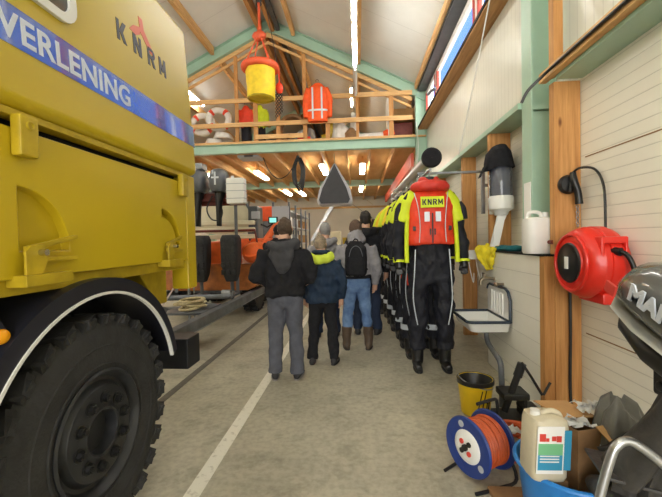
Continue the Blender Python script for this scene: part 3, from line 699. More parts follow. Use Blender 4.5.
single('cover_stand',bx(nb(),-3.55,-2.8,11.8,12.2,0,2.2),'greysteel','grey stand under the orange cover','stand',.02)
# things at the far end
tb=thing('work_bench','red work bench in front of the far wall beyond the group','bench',(-.6,18,0))
part('top',bx(nb(),-1.9,.1,17.7,18.3,1.0,1.06),'redbrown',tb,.01)
part('panel',bx(nb(),-1.85,.05,17.75,18.2,0,.99),'jacketred',tb,.02)
for x in (-1.7,-.9,-.1): part('drawer',bx(nb(),x-.25,x+.25,17.72,17.748,.5,.9),'redbrown',tb,.01)
for i,(x,w,h,mm,lab) in enumerate(((-1.6,.4,.75,'jacketred','red box on the left of the far work bench'),(-1.05,.5,.9,'cream','cream box in the middle of the far work bench'),(-.55,.35,.6,'yellow2','yellow box next to the cream box on the far bench'),(-.15,.35,.5,'redbrown','dark red box on the right of the far bench'))):
    b=nb(); bx(b,x-w/2,x+w/2,17.8,18.2,1.061,1.06+h); t=single('tool_box',b,mm,lab,'box',.02)
# ================================================================ LOFT CONTENTS (Y about 10.3)
LZ=4.272
def buoy(x,y,z,label,tilt,g='lifebuoys on the loft'):
    t=thing('lifebuoy',label,'lifebuoy',(x,y,z-.37),0,g)
    ax=V((.15,-1,tilt)); part('ring',torus(nb(),(x,y,z),.275,.085,ax,48,14),'buoy',t)
    d=ax.normalized(); fx,fy=frame(d)
    for k in range(4):
        a=PI/4+PI/2*k; part('band',torus(nb(),(x,y,z),.275,.089,ax,8,14,a-.16,a+.16),'jacketred',t)
    b=nb()
    tube(b,[V((x,y,z))+(fx*math.cos(2*PI*i/40)+fy*math.sin(2*PI*i/40))*(.375+.015*math.sin(8*PI*i/40)) for i in range(40)],.009,6,closed=True); part('grab_line',b,'rope',t)
buoy(-3.86,10.35,5.02,'white lifebuoy with red bands hung upright on the loft railing',.1)
buoy(-4.35,10.4,4.92,'white lifebuoy with red bands half hidden behind the front one',.3)
for i,(x,z) in enumerate(((-4.0,LZ),(-3.75,LZ+.17))):
    b=nb(); 
    for k in range(4): torus(b,(x,10.4,z+.035+.04*k),.26-.02*k,.03,(0.03*k,0,1),26,8)
    single('hose_coil',b,'buoy',('pale hose coil lying on the loft below the lifebuoys','smaller pale hose coil on top of the other one')[i],'hose',loc=(x,10.4,z))
def fabric(b,seed,amp=.02,vox=.02,it=2): return fuse(b,vox,it,amp,(7,7,3),seed)
def coat(x,y,z,w,h,m_,label,name='hanging_coat',band=True,g=None,low=None):
    t=thing(name,label,'coat',(x,y,z-h),0,g)
    b=nb(); loft(b,[ell((x,y,z-h),w*.42,.11,20,2.4),ell((x,y,z-h*.6),w*.4,.1,20,2.4),ell((x,y,z-.14),w*.42,.1,20,2.4),ell((x,y,z-.04),w*.28,.08,20),ell((x,y,z+.03),w*.12,.06,20)])
    for s in (-1,1): tube(b,[(x+s*w*.36,y,z-.11),(x+s*w*.5,y-.02,z-h*.45),(x+s*w*.5,y-.05,z-h*.9)],[.075,.075,.06],12,4)
    part('shell',fabric(b,int(x*7+50)),m_,t)
    if band:
        for zz in (.72,):
            part('reflective_band',loft(nb(),[ell((x,y-.008,z-h*zz-.025),w*.43,.118,24,2.4),ell((x,y-.008,z-h*zz+.025),w*.43,.118,24,2.4)],False),'reflect',t)
        for s in (-1,1): part('reflective_stripe',bx(nb(),x+s*.12-.022,x+s*.12+.022,y-.128,y-.112,z-h*.95,z-.12),'reflect',t)
    if low: part('lower_panel',loft(nb(),[ell((x,y,z-h-.35),w*.40,.11,20,2.4),ell((x,y,z-h+.05),w*.40,.11,20,2.4)]),low,t)
    part('hanger_hook',torus(nb(),(x,y,z+.09),.035,.006,(0,1,0),16,6,-.6,PI),'blackpl',t)
    return t
coat(-.99,9.86,5.66,.64,.98,'orange','orange high visibility coat with reflective bands hanging on the loft railing')
coat(-3.08,10.4,5.36,.36,.62,'jacketred','dark red jacket hanging behind the loft railing left of the lime one','hanging_coat',False,None,'suit')
coat(-2.70,10.42,5.36,.40,.66,'hiviz','lime jacket hanging behind the loft railing beside the dark red one','hanging_coat',False,None,'suit')
single('clothes_rail',cyl(nb(),(-3.28,10.41,5.47),(-2.2,10.41,5.47),.015),'steel','thin rail carrying the jackets behind the loft railing','rail')
b=nb(); 
for k in range(3): torus(b,(-1.78,10.45+.09*k,LZ+.42),.36,.06,(0,1,.12),40,12)
single('hose_ring',b,'carddark','dark brown hose ring standing on the loft behind the railing','hose ring',loc=(-1.78,10.5,LZ))
single('red_pack',bx(nb(),-1.62,-1.25,10.25,10.38,LZ,LZ+.16),'jacketred','small red pack in front of the brown hose ring on the loft','pack',.04)
def sack(x,y,rx,rz,mm,label,seed): 
    b=nb(); sphere(b,(x,y,LZ+rz*.92),(rx,rx*.7,rz),18,12); single('sack',fabric(b,seed,.05,.03),mm,label,'sack',loc=(x,y,LZ))
sack(-.45,10.5,.3,.3,'buoy','white sack slumped on the loft below the orange coat',3)
sack(-.12,10.4,.2,.2,'carddark','brown sack on the loft right of the white sack',5)
sack(-1.45,10.9,.3,.3,'lightgrey','pale grey sack on the loft beside the brown hose ring',6)
b=nb(); tube(b,[(-.95,10.3,LZ+.1),(-.75,10.3,LZ+.16),(-.68,10.3,LZ+.62)],[.09,.1,.05],12,4); single('yellow_boot',fabric(b,8,.01),'yellow2','yellow wader boot hanging on the loft below the orange coat','boot')
b=nb(); tube(b,[(-.06,10.55,5.1),(-.05,10.5,4.7),(.0,10.45,LZ+.03)],[.05,.11,.14],12,4); single('white_bundle',fabric(b,9,.03),'buoy','white cloth bundle leaning on the thin stud of the loft','bundle')
for i,(x0,x1) in enumerate(((.25,.75),)):
    t=thing('fender_float','white float with orange tip lying on the loft floor','float',(.5,10.4,LZ))
    part('body',tube(nb(),[(x0-.2,10.4,LZ+.1),(x1,10.4,LZ+.14)],.09,14),'buoy',t); part('tip',tube(nb(),[(x1,10.4,LZ+.14),(x1+.12,10.4,LZ+.16),(x1+.3,10.4,LZ+.2)],[.09,.13,.08],14,3),'orange',t)
cbx=thing('plywood_cabinet','open pale plywood cabinet at the right end of the loft','cabinet',(1.3,10.5,LZ))
part('side_panel',bx(nb(),.88,.92,10.2,11.0,LZ,5.45),'whitepl',cbx,.004); part('side_panel',bx(nb(),1.66,1.7,10.3,11.0,LZ,5.3),'wood_z',cbx,.004)
part('back_panel',bx(nb(),.925,1.655,10.96,11.0,LZ,5.3),'woodpl',cbx); part('shelf',bx(nb(),.925,1.655,10.25,10.95,4.76,4.79),'woodpl',cbx)
single('red_crate',bx(nb(),.98,1.55,10.35,10.9,LZ,4.72),'redbrown','dark red crate inside the plywood cabinet on the loft','crate',.02)
# ================================================================ HANGING LIFTING BUCKET
hx,hy=-2.03,8.0
lb=thing('lifting_bucket','yellow fabric bucket with orange float ring hanging from the roof ridge','bucket',(hx,hy,4.6))
b=nb(); lathe(b,[(.27,4.62),(.285,4.64),(.30,4.9),(.325,5.27),(.31,5.27),(.28,4.9),(.26,4.66),(.001,4.65)],(hx,hy,0),(0,0,1),40)
for v in b.verts: v.co+=V((noise.noise(v.co*4.)*.035,noise.noise(v.co*4.+V((9,0,0)))*.035,noise.noise(v.co*5.)*.01))
bk=part('bag',b,'yellowbag',lb)
part('hem',torus(nb(),(hx,hy,4.64),.275,.016,(0,0,1),40,8),'yellow2',bk)
part('float_ring',torus(nb(),(hx,hy,5.30),.34,.075,(0,0,1),48,14),'orangered',lb)
part('hook_block',fabric((lambda b:(sphere(b,(hx,hy,5.98),(.16,.13,.1)),sphere(b,(hx,hy,6.1),(.05,.05,.12)),b)[2])(nb()),4,.03),'orangered',lb)
for k in range(4):
    a=PI/4+PI/2*k; b=nb(); P=[V((hx+.05*math.cos(a),hy+.05*math.sin(a),5.95)),V((hx+.33*math.cos(a),hy+.33*math.sin(a),5.36))]
    tube(b,P,.014,8)
    for q in range(1,6): p=P[0].lerp(P[1],q/6); torus(b,p,.012,.012,(P[1]-P[0]),10,5)
    part('sling_rope',b,'orangered',lb)
part('lifting_rope',tube(nb(),[(hx,hy,6.15),(hx,hy,6.7)],.03,8),'orangered',lb)
ch=thing('chain_hoist','chain hoist with dark hook block hanging from the ridge rail','hoist',(hx,hy,6.7))
part('trolley',bx(nb(),hx-.1,hx+.1,hy-.12,hy+.12,7.05,7.2),'blackpaint',ch,.02)
b=nb()
for i in range(12):
    torus(b,(hx,hy,6.76+.026*i),.02,.007,(1,0,0) if i%2 else (0,1,0),12,6)
part('chain',b,'steel',ch)
part('hook',fuse((lambda b:(sphere(b,(hx,hy,6.74),.07),torus(b,(hx,hy,6.66),.05,.02,(0,1,0),18,8),b)[2])(nb()),.012),'blackpaint',ch)
b=nb()
tube(b,[(hx+.08,hy+.0,7.1),(hx+.32,hy+.35,5.4)],.008,6); part('fall_chain',b,'blackpl',ch)
part('red_weight',fuse((lambda b:(sphere(b,(hx+.33,hy+.38,5.0),(.09,.08,.13)),cyl(b,(hx+.33,hy+.38,4.95),(hx+.33,hy+.38,5.4),.02),b)[2])(nb()),.015),'jacketred',ch)
b=nb()
for q in range(5):
    for i in range(14-q): torus(b,(hx+.25+.03*q,hy+.36+.02*q,4.88-.042*i),.022,.007,(1,0,0) if (i+q)%2 else (0,1,0),10,5)
part('loose_chain',b,'blackpl',ch)
# ================================================================ HANGING GREY BAG (under loft)
gx,gy=-.62,10.6
gb=thing('hanging_cover','dark tent shaped fabric cover with pale sides hanging under the loft','cover',(gx,gy,2.5))
def tri(z,w,d,sk=0): return [V((gx-w+sk,gy-d,z)),V((gx+w+sk,gy-d,z)),V((gx+w*.9+sk+.12*w,gy+d,z)),V((gx-w*.9+sk,gy+d,z))]
b=nb(); loft(b,[tri(2.52,.44,.26),tri(2.62,.5,.3),tri(2.95,.44,.27),tri(3.4,.19,.14),tri(3.72,.03,.03)])
part('shell',b,'bagside',gb,.05)
f=nb(); P=[(-.40,2.56),(.40,2.56),(.46,2.66),(.36,2.98),(.13,3.42),(0,3.70),(-.13,3.42),(-.36,2.98),(-.46,2.66)]
loft(f,[[V((gx+p[0]*.93,gy-.06-.285*max(0,min(1,(3.72-p[1])/.9))**.7-d,p[1])) for p in P] for d in (0,.012)])
part('front_panel',f,'bag',gb,label='dark graphite front panel')
part('seam',tube(nb(),[(gx,gy-.06,3.7),(gx-.05,gy-.2,3.35),(gx-.12,gy-.30,2.95),(gx-.2,gy-.33,2.62)],.008,6),'bagside',gb)
part('rope',tube(nb(),[(gx,gy,3.7),(gx,gy,4.0)],.01,6),'rope',gb)
part('guy_line',tube(nb(),[(gx+.12,gy,3.5),(gx+.5,gy+.3,3.0),(gx+1.1,gy+.8,2.6)],.006,6),'rope',gb)
# cable coil under loft
b=nb(); cx_,cy_=-1.67,10.7
for i in range(6): 
    o=.02*i-.05; tube(b,[(cx_+o*.3,cy_+o,4.0),(cx_-.13+o,cy_,3.6),(cx_-.08+o,cy_+o,3.2-.03*i),(cx_+.06+o,cy_,3.2-.04*i),(cx_+.13+o,cy_,3.6),(cx_+.02+o,cy_+o,3.95)],.016,7,5)
tube(b,[(cx_-.02,cy_,3.9),(cx_-.3,cy_-.1,3.45),(cx_-.6,cy_-.1,3.35),(cx_-.85,cy_-.1,3.6),(cx_-1.0,cy_-.1,3.96)],.014,7,5)
single('cable_coil',b,'blackpl','black cable coil hanging from the joists left of the tent shaped cover','cable')
b=nb(); bx(b,-3.35,-2.75,10.35,10.9,3.93,3.998); t=single('air_heater',b,'lightgrey','pale flat fan box fixed under the loft above the outboards','fan box',.01)
part('grille',bx(nb(),-3.15,-2.9,10.335,10.348,3.94,3.99),'blackpl',t)
# red board along the wall under the loft
struct('wall_board',bx(nb(),1.48,1.56,10.3,20.,3.5,3.86),'redboard')
# ================================================================ RIGHT WALL THINGS
hr=thing('hose_reel','red wall hose reel with black disc hanging on the wood post','hose reel',(1.72,2.9,1.36))
rx,ry,rz=1.72,2.87,1.345
b=nb(); lathe(b,[(.001,-.165),(.15,-.165),(.155,-.155),(.21,-.15),(.235,-.13),(.25,-.10),(.262,-.06),(.255,-.055),(.255,-.02),(.265,-.015),(.265,.05),(.255,.055),(.25,.09),(.22,.125),(.001,.13)],(rx,ry,rz),(1,0,0),56); hb=part('housing',b,'reelred',hr)
hd=nb(); bx(hd,rx-.09,rx+.085,ry-.25,ry-.14,rz-.02,rz+.19); hb2=part('outlet_box',boolean_cut(hd,[bx(nb(),rx-.065,rx+.065,ry-.31,ry-.2,rz+.05,rz+.14)]),'reelred',hr,.012)
part('outlet_recess',bx(nb(),rx-.063,rx+.063,ry-.205,ry-.202,rz+.052,rz+.138),'blackpl',hb2)
part('side_disc',lathe(nb(),[(.001,-.182),(.05,-.182),(.055,-.178),(.14,-.176),(.15,-.164)],(rx,ry,rz),(1,0,0),40),'blackpl',hr)
part('badge',prism(nb(),[(-.025,-.045),(.025,-.045),(.025,.045),(-.025,.045)],.004,(rx-.186,ry,rz),V((0,1,0)),V((0,0,1)),V((1,0,0))),'paper',hr,.002,label='white badge on black disc')
part('rim_band',torus(nb(),(rx-.155,ry,rz),.205,.012,(1,0,0),48,8),'reelred',hr)
part('hose_nozzle',(lambda b:(tube(b,[(rx+.0,ry-.2,rz+.095),(rx+.04,ry-.29,rz+.07),(rx+.07,ry-.32,rz-.03),(rx+.075,ry-.31,rz-.11)],.016,10,6),cyl(b,(rx-.01,ry-.195,rz+.095),(rx+.02,ry-.27,rz+.085),.028),b)[2])(nb()),'blackpl',hr)
part('hose_stop',(lambda b:(sphere(b,(rx+.075,ry-.305,rz-.14),(.025,.025,.03)),b)[1])(nb()),'reelred',hr)
part('wall_bracket',bx(nb(),rx-.05,rx+.08,3.10,3.255,rz-.12,rz+.14),'blackpaint',hr,.01)
part('lower_box',bx(nb(),rx-.05,rx+.12,ry-.2,ry+.1,rz-.285,rz-.2),'reelred',hr,.02)
ag=thing('air_gun','black air gun with hose hanging on the wood post above the hose reel','air gun',(1.74,3.22,1.9))
part('holder',lathe(nb(),[(.001,0),(.075,0),(.08,.02),(.065,.045),(.001,.05)],(1.75,3.255,1.97),(0,-1,0),24),'blackpl',ag)
part('body',(lambda b:(tube(b,[(1.765,3.19,2.06),(1.765,3.18,1.99),(1.79,3.17,1.9),(1.80,3.17,1.80)],[.022,.03,.026,.03],12,4),tube(b,[(1.75,3.19,1.98),(1.73,3.17,1.9)],.012,8),b)[2])(nb()),'blackpl',ag)
part('hose',tube(nb(),[(1.765,3.19,2.06),(1.785,3.12,2.085),(1.835,3.02,2.05),(1.835,2.92,1.9),(1.82,2.88,1.6)],.0095,9,8),'blackpl',ag)
part('chain',(lambda b:([torus(b,(1.805,3.2,1.78-.022*i),.011,.004,(1,0,0) if i%2 else (0,1,0),10,5) for i in range(8)],b)[1])(nb()),'steel',ag)
single('supply_hose',tube(nb(),[(1.76,3.235,1.1),(1.765,3.24,.7),(1.76,3.24,.3),(1.77,3.24,.01)],.012,8,5),'blackpl','thin black hose running down the front of the wood post','hose')
b=nb(); tube(b,[(1.41,3.30,2.68),(1.45,3.27,2.77),(1.53,3.23,2.85),(1.583,3.15,2.90),(1.586,3.0,2.905),(1.586,2.3,2.905),(1.586,1.0,2.905),(1.586,-1.0,2.905)],.013,8,6)
single('black_pipe',b,'blackpl','black pipe running along the upper wood batten and bending down by the green column','pipe')
# jerrycan
jc=thing('jerrycan','white jerrycan standing on the plank partition in front of the green column','jerrycan',(1.60,3.44,1.392))
jx,jy,jz=1.595,3.45,1.392
def can(b,x,y,z,w,d,h,r=3.5): return loft(b,[ell((x,y,z),w*.46,d*.46,28,r),ell((x,y,z+.02),w*.5,d*.5,28,r),ell((x,y,z+h*.74),w*.5,d*.5,28,r),ell((x,y,z+h*.84),w*.46,d*.47,28,r),ell((x,y,z+h*.87),w*.3,d*.4,28,r)])
part('body',can(nb(),jx,jy,jz,.22,.2,.37),'whitepl',jc)
part('handle',tube(nb(),[(jx-.085,jy,jz+.30),(jx-.075,jy,jz+.355),(jx-.02,jy,jz+.37),(jx+.03,jy,jz+.355),(jx+.04,jy,jz+.31)],.016,10,5),'whitepl',jc)
part('cap',cyl(nb(),(jx+.075,jy,jz+.31),(jx+.075,jy,jz+.365),.026),'whitepl',jc)
part('tap_knob',cyl(nb(),(jx+.06,jy-.16,jz+.1),(jx+.06,jy-.095,jz+.1),.018),'redbrown',jc)
# paper dispenser with black cap
pd=thing('paper_dispenser','white and smoky paper roll dispenser on the wood post behind the green column','dispenser',(1.7,4.5,1.8))
px_,py_=1.68,4.5
part('roll_cover',lathe(nb(),[(.12,1.93),(.125,1.95),(.125,2.36),(.11,2.40),(.001,2.41)],(px_,py_,0),(0,0,1),32),'smoke',pd)
part('paper_roll',lathe(nb(),[(.03,1.95),(.10,1.95),(.10,2.3),(.03,2.3)],(px_,py_,0),(0,0,1),28),'paper',pd)
part('base',lathe(nb(),[(.001,1.80),(.07,1.80),(.085,1.84),(.135,1.87),(.14,2.0),(.128,2.02),(.001,2.02)],(px_,py_,0),(0,0,1),32),'whitepl',pd)
part('mounting_plate',bx(nb(),px_-.08,px_+.1,4.63,4.678,1.82,2.3),'whitepl',pd,.01)
b=nb(); loft(b,[[V((px_-.05+o*.0,py_-.03,1.81)),V((px_+.06,py_-.03,1.81)),V((px_+.06,py_-.015,1.81)),V((px_-.05,py_-.015,1.81))] if i==0 else [V((px_-.05-.018*i+.01*math.sin(i*2),py_-.03-.012*i,1.81-.075*i)),V((px_+.035-.018*i,py_-.05-.005*i,1.81-.075*i)),V((px_+.035-.018*i,py_-.035,1.81-.075*i)),V((px_-.05-.018*i,py_-.015,1.81-.075*i))] for i in range(6) for o in (0,)])
part('paper_strip',b,'paper',pd,label='white paper hanging down')
cp=thing('cap','black cap lying on top of the smoky paper dispenser','cap',(px_,py_,2.38))
b=nb(); lathe(b,[(.165,2.34),(.162,2.42),(.14,2.54),(.08,2.61),(.001,2.62)],(px_-.02,py_,0),(0,0,1),28)
for v in b.verts: v.co+=V((noise.noise(v.co*7)*.03,noise.noise(v.co*7+V((5,5,5)))*.03,noise.noise(v.co*6)*.03-.12*max(0,(px_-.02-v.co.x))))
part('crown',b,'black_cloth',cp)
part('visor',loft(nb(),[[V((px_-.19+.0,py_-.1,2.36)),V((px_-.17,py_+.1,2.36)),V((px_-.17,py_+.1,2.38)),V((px_-.19,py_-.1,2.38))],[V((px_-.245,py_-.06,2.24)),V((px_-.24,py_+.06,2.24)),V((px_-.235,py_+.06,2.26)),V((px_-.235,py_-.06,2.26))]]),'black_cloth',cp)
single('paper_note',bx(nb(),1.629,1.634,3.64,3.78,1.66,2.06),'paper','narrow white paper note stuck on the side of the green column','note')
b=nb()
sphere(b,(1.68,4.15,1.42),(.11,.16,.035),16,8); sphere(b,(1.66,4.35,1.415),(.1,.12,.03),16,8)
single('teal_cloth',fabric(b,12,.02,.012),'teal','crumpled teal cloth lying on the partition behind the jerrycan','cloth',loc=(1.68,4.2,1.39))
sh2=thing('wall_shelf','small white shelf board at the far end of the plank partition','shelf',(1.45,4.78,1.3))
part('board',bx(nb(),1.30,1.655,4.765,4.86,1.27,1.385),'whitepl',sh2,.008)
for x in (1.38,1.47): part('wire_hook',tube(nb(),[(x,4.77,1.27),(x+.01,4.75,1.15),(x+.05,4.75,.98),(x+.06,4.76,1.1)],.005,6,4),'whitepl',sh2)
b=nb(); sphere(b,(1.62,4.48,1.415),(.09,.17,.03),14,8)
loft(b,[[V((1.555-.012*math.sin(2.2*i),4.31+.03*i,1.415-.05*i)),V((1.548,4.48+.012*i,1.415-.05*i)),V((1.553+.0*i,4.655-.02*i,1.415-.05*i)),V((1.535-.01*math.sin(2.2*i),4.655-.02*i,1.415-.05*i)),V((1.53,4.48+.012*i,1.415-.05*i)),V((1.535-.012*math.sin(2.2*i),4.31+.03*i,1.415-.05*i))] for i in range(6)])
q_=drape([(1.50,4.60,1.44),(1.50,4.60,1.40),(1.515,4.58,1.33),(1.53,4.56,1.25),(1.545,4.54,1.17)],[.05,.085,.085,.06,.015],4,.35,40,1.)
me_=bpy.data.meshes.new('t'); q_.to_mesh(me_); q_.free(); b.from_mesh(me_); bpy.data.meshes.remove(me_)
single('yellow_cloth',fabric(b,13,.03,.012),'yellowcloth','yellow cloth draped over the far top corner of the plank partition','cloth',loc=(1.6,4.48,1.4))
b=nb(); sphere(b,(1.29,4.73,1.33),(.05,.035,.06),12,8)
for i in range(4): tube(b,[(1.262+.018*i,4.73,1.30),(1.258+.02*i,4.72,1.22-.008*(i%2))],[.011,.009],8)
tube(b,[(1.33,4.73,1.33),(1.35,4.72,1.27)],[.012,.01],8)
single('work_glove',fuse(b,.006,2),'suit','dark blue work glove hanging on the left end of the white shelf','glove')
# enamel sink
sk_=thing('wash_basin','white enamel wash basin with dark blue rim on the plank partition','basin',(1.35,4.25,.5))
X0,X1,Y0,Y1,ZR=1.12,1.55,3.92,4.60,.665
def rr(x0,x1,y0,y1,z,r=.06,k=5):
    o=[]
    for cx,cy2,a in ((x1-r*.2,y1-r*.2,0),(x0+r,y1-r,PI/2),(x0+r,y0+r,PI),(x1-r*.2,y0+r*.2,1.5*PI)):
        q=r if cx<1.3 else r*.2
        for i in range(k+1): t=a+PI/2*i/k; o.append(V((cx+q*math.cos(t),cy2+q*math.sin(t),z)))
    return o
b=nb(); loft(b,[rr(X0+.11,X1-.05,Y0+.10,Y1-.10,ZR-.135),rr(X0+.05,X1-.01,Y0+.04,Y1-.04,ZR-.11),rr(X0+.01,X1,Y0+.01,Y1-.01,ZR-.01),rr(X0+.03,X1-.01,Y0+.03,Y1-.03,ZR-.012),rr(X0+.07,X1-.03,Y0+.07,Y1-.07,ZR-.10),rr(X0+.12,X1-.08,Y0+.13,Y1-.13,ZR-.12)])
part('bowl',b,'enamel',sk_)
b=nb(); P=rr(X0,X1,Y0,Y1,ZR); tube(b,P,.016,8,closed=True); part('rim',b,'rimblue',sk_)
P=[(Y0+.015,ZR+.005),(Y1-.0,ZR+.005),(Y1-.0,ZR+.27),(Y1-.03,ZR+.31),(Y1-.08,ZR+.33),(Y0+.14,ZR+.33),(Y0+.06,ZR+.30),(Y0+.015,ZR+.22)]
sb_=part('splashback',prism(nb(),P,.014,(1.548,0,0),V((0,1,0)),V((0,0,1)),V((1,0,0))),'enamel',sk_,.004)
part('splash_rim',tube(nb(),[(1.55,p[0],p[1]) for p in P[2:]]+[(1.55,Y0+.015,ZR+.005)],.016,8),'rimblue',sb_)
for i in range(5): part('rib',cyl(nb(),(1.546,Y0+.2+.08*i,ZR+.03),(1.546,Y0+.2+.08*i,ZR+.27),.012,n=8),'enamel',sb_)
tp=part('tap',(lambda b:(tube(b,[(1.568,4.42,1.06),(1.48,4.42,1.07),(1.42,4.42,1.05),(1.41,4.42,.99)],.018,10,5),cyl(b,(1.45,4.42,1.07),(1.45,4.42,1.12),.014),b)[2])(nb()),'brass',sk_)
part('tap_handle',cyl(nb(),(1.45,4.36,1.125),(1.45,4.48,1.125),.01),'brass',tp); part('wall_valve',(lambda b:(cyl(b,(1.568,4.15,1.03),(1.50,4.15,1.03),.016),sphere(b,(1.49,4.15,1.03),.026),b)[2])(nb()),'brass',sk_)
part('drain_pipe',tube(nb(),[(1.36,4.1,.535),(1.36,4.08,.46),(1.35,3.98,.42),(1.30,3.62,.41),(1.285,3.5,.39),(1.28,3.46,.30),(1.28,3.45,.002)],.026,10,5),'greysteel',sk_)
# bucket
bk_=thing('bucket','yellow bucket with black script standing on the floor by the basin','bucket',(1.01,3.34,0))
part('shell',lathe(nb(),[(.001,0),(.115,0),(.12,.01),(.148,.285),(.155,.29),(.155,.305),(.143,.305),(.112,.02),(.001,.018)],(1.01,3.34,.002),(0,0,1),40),'bucketyel',bk_)
part('inner_lining',lathe(nb(),[(.111,.021),(.1415,.3),(.150,.309),(.157,.306),(.157,.27),(.1495,.268)],(1.01,3.34,.002),(0,0,1),40),'blackpl',bk_,label='black rim and inside')
part('handle',torus(nb(),(1.01,3.34,.285),.15,.005,(.3,-.1,1),30,6,PI*.9,PI*1.95),'steel',bk_)
# script on the bucket: three free strokes wrapped around the wall
b=nb()
def onb(u,z): a=-PI/2+u; r=.1215+.028*(z/.285)+.0015; return V((1.01+r*math.cos(a),3.34+r*math.sin(a),z+.002))
for st in ([(-.15,.06),(-.05,.12),(.06,.2),(.12,.24)],[(.1,.05),(.2,.12),(.32,.21),(.36,.245)],[(-.15,.12),(.05,.14),(.22,.15),(.42,.135)],[(.62,.15),(.52,.14),(.46,.09),(.52,.06),(.62,.1),(.66,.15),(.64,.08),(.74,.06)]):
    tube(b,[onb(u,z) for u,z in st],.0045,6,4)
part('script',b,'inkblack',bk_,label='black handwritten script')
# hand crank jack beside the basin
jk=thing('trailer_jack','dark hand crank jack standing on the floor between bucket and wood post','jack',(1.28,3.28,0))
part('clamp',bx(nb(),1.20,1.42,3.20,3.40,.16,.22),'blackpaint',jk,.015)
part('screw_tube',cyl(nb(),(1.22,3.24,.06),(1.37,3.24,.47),.028),'blackpaint',jk)
part('collar',cyl(nb(),(1.33,3.24,.36),(1.37,3.24,.47),.036),'blackpaint',jk)
part('crank',tube(nb(),[(1.365,3.24,.47),(1.35,3.2,.49),(1.41,3.16,.38),(1.475,3.12,.25),(1.485,3.12,.25),(1.545,3.13,.35)],.011,8),'blackpaint',jk)
part('foot',bx(nb(),1.14,1.42,3.10,3.4,0,.014),'blackpaint',jk,.004)
part('foot_plate',bx(nb(),1.36,1.5,3.2,3.36,.06,.1),'blackpaint',jk,.015); part('leg',bx(nb(),1.37,1.40,3.22,3.36,.015,.16),'blackpaint',jk)
# cable reel
cc=V((.765,2.45,.215)); ax=V((.86,.5,.0)).normalized(); L_=.105
cr_=thing('cable_reel','blue cable reel wound with orange cable on a black tube stand','cable reel',(.76,2.43,0))
for s in (-1,1):
    f=part('flange',lathe(nb(),[(.05,-.008),(.18,-.008),(.187,0),(.18,.012),(.12,.012),(.1,.004),(.05,.004)],cc+ax*(L_*s),ax*s,48),'reelblue',cr_)
    for k in range(5):
        a=2*PI*k/5; x_,y_=frame(ax); p=cc+ax*((L_+.006)*s)+(x_*math.cos(a)+y_*math.sin(a))*.14
        part('web',tf(lathe(nb(),[(.001,0),(.022,0),(.022,.008),(.001,.008)],(0,0,0),(0,0,1),14),basis(p,*( (x_,y_,ax) if s>0 else (y_,x_,-ax)))),'lightgrey' if s<0 and k%2 else 'reelblue',f)
part('hub_plate',lathe(nb(),[(.001,.02),(.07,.02),(.1,.012),(.105,.006)],cc-ax*L_,-ax,32),'whitepl',cr_,label='pale hub plate with sockets')
x_,y_=frame(ax)
for k in range(4):
    a=PI/4+PI/2*k; p=cc-ax*(L_+.02)+(x_*math.cos(a)+y_*math.sin(a))*.042
    part('socket',cyl(nb(),p,p-ax*.008,.016,n=14),'blackpl' if k%2 else 'labelred',cr_)
part('drum',cyl(nb(),cc-ax*L_,cc+ax*L_,.09),'blackpl',cr_)
b=nb()
for lay in range(3):
    for i in range(11):
        torus(b,cc+ax*(-L_+.018+i*.0172+.004*(lay%2)),.115+.014*lay+random.uniform(-.004,.006),.0095,ax+V((random.uniform(-.03,.03),random.uniform(-.03,.03),random.uniform(-.04,.04))),40,6)
part('wound_cable',b,'cable',cr_)
side=ax.cross(V((0,0,1)))
P=[cc-ax*.18-side*.13+V((0,0,-.205)),cc-ax*.0-side*.16+V((0,0,-.204)),cc+ax*.155-side*.15+V((0,0,-.202)),cc+ax*.165-side*.06+V((0,0,-.05)),cc+ax*.165+V((0,0,.1)),cc+ax*.16+V((0,0,.235)),cc+ax*.12+side*.0+V((0,0,.255)),cc-ax*.02+V((0,0,.255))]
part('stand',tube(nb(),P,.011,9,4),'blackpaint',cr_); 
P=[cc-ax*.18+side*.13+V((0,0,-.205)),cc+side*.16+V((0,0,-.204)),cc+ax*.155+side*.15+V((0,0,-.202)),cc+ax*.165+side*.06+V((0,0,-.05)),cc+ax*.165+V((0,0,.02))]
part('stand',tube(nb(),P,.011,9,4),'blackpaint',cr_)
part('spindle',cyl(nb(),cc-ax*.14,cc+ax*.17,.02),'blackpaint',cr_)
b=nb()
for i in range(11):
    t=2*PI*i/11; torus(b,(1.05+random.uniform(-.09,.09),2.74+random.uniform(-.1,.1),.03+.013*i),.17+random.uniform(-.05,.04),.011,(random.uniform(-.18,.18),random.uniform(-.18,.18),1),34,7)
single('orange_cable',b,'cable','heap of loose orange cable on the floor behind the blue tub','cable',loc=(1.05,2.74,0))
single('floor_board',bx(nb(),.76,1.0,2.0,2.3,.001,.03),'carddark','brown board lying on the floor in front of the cable reel','board',.004)
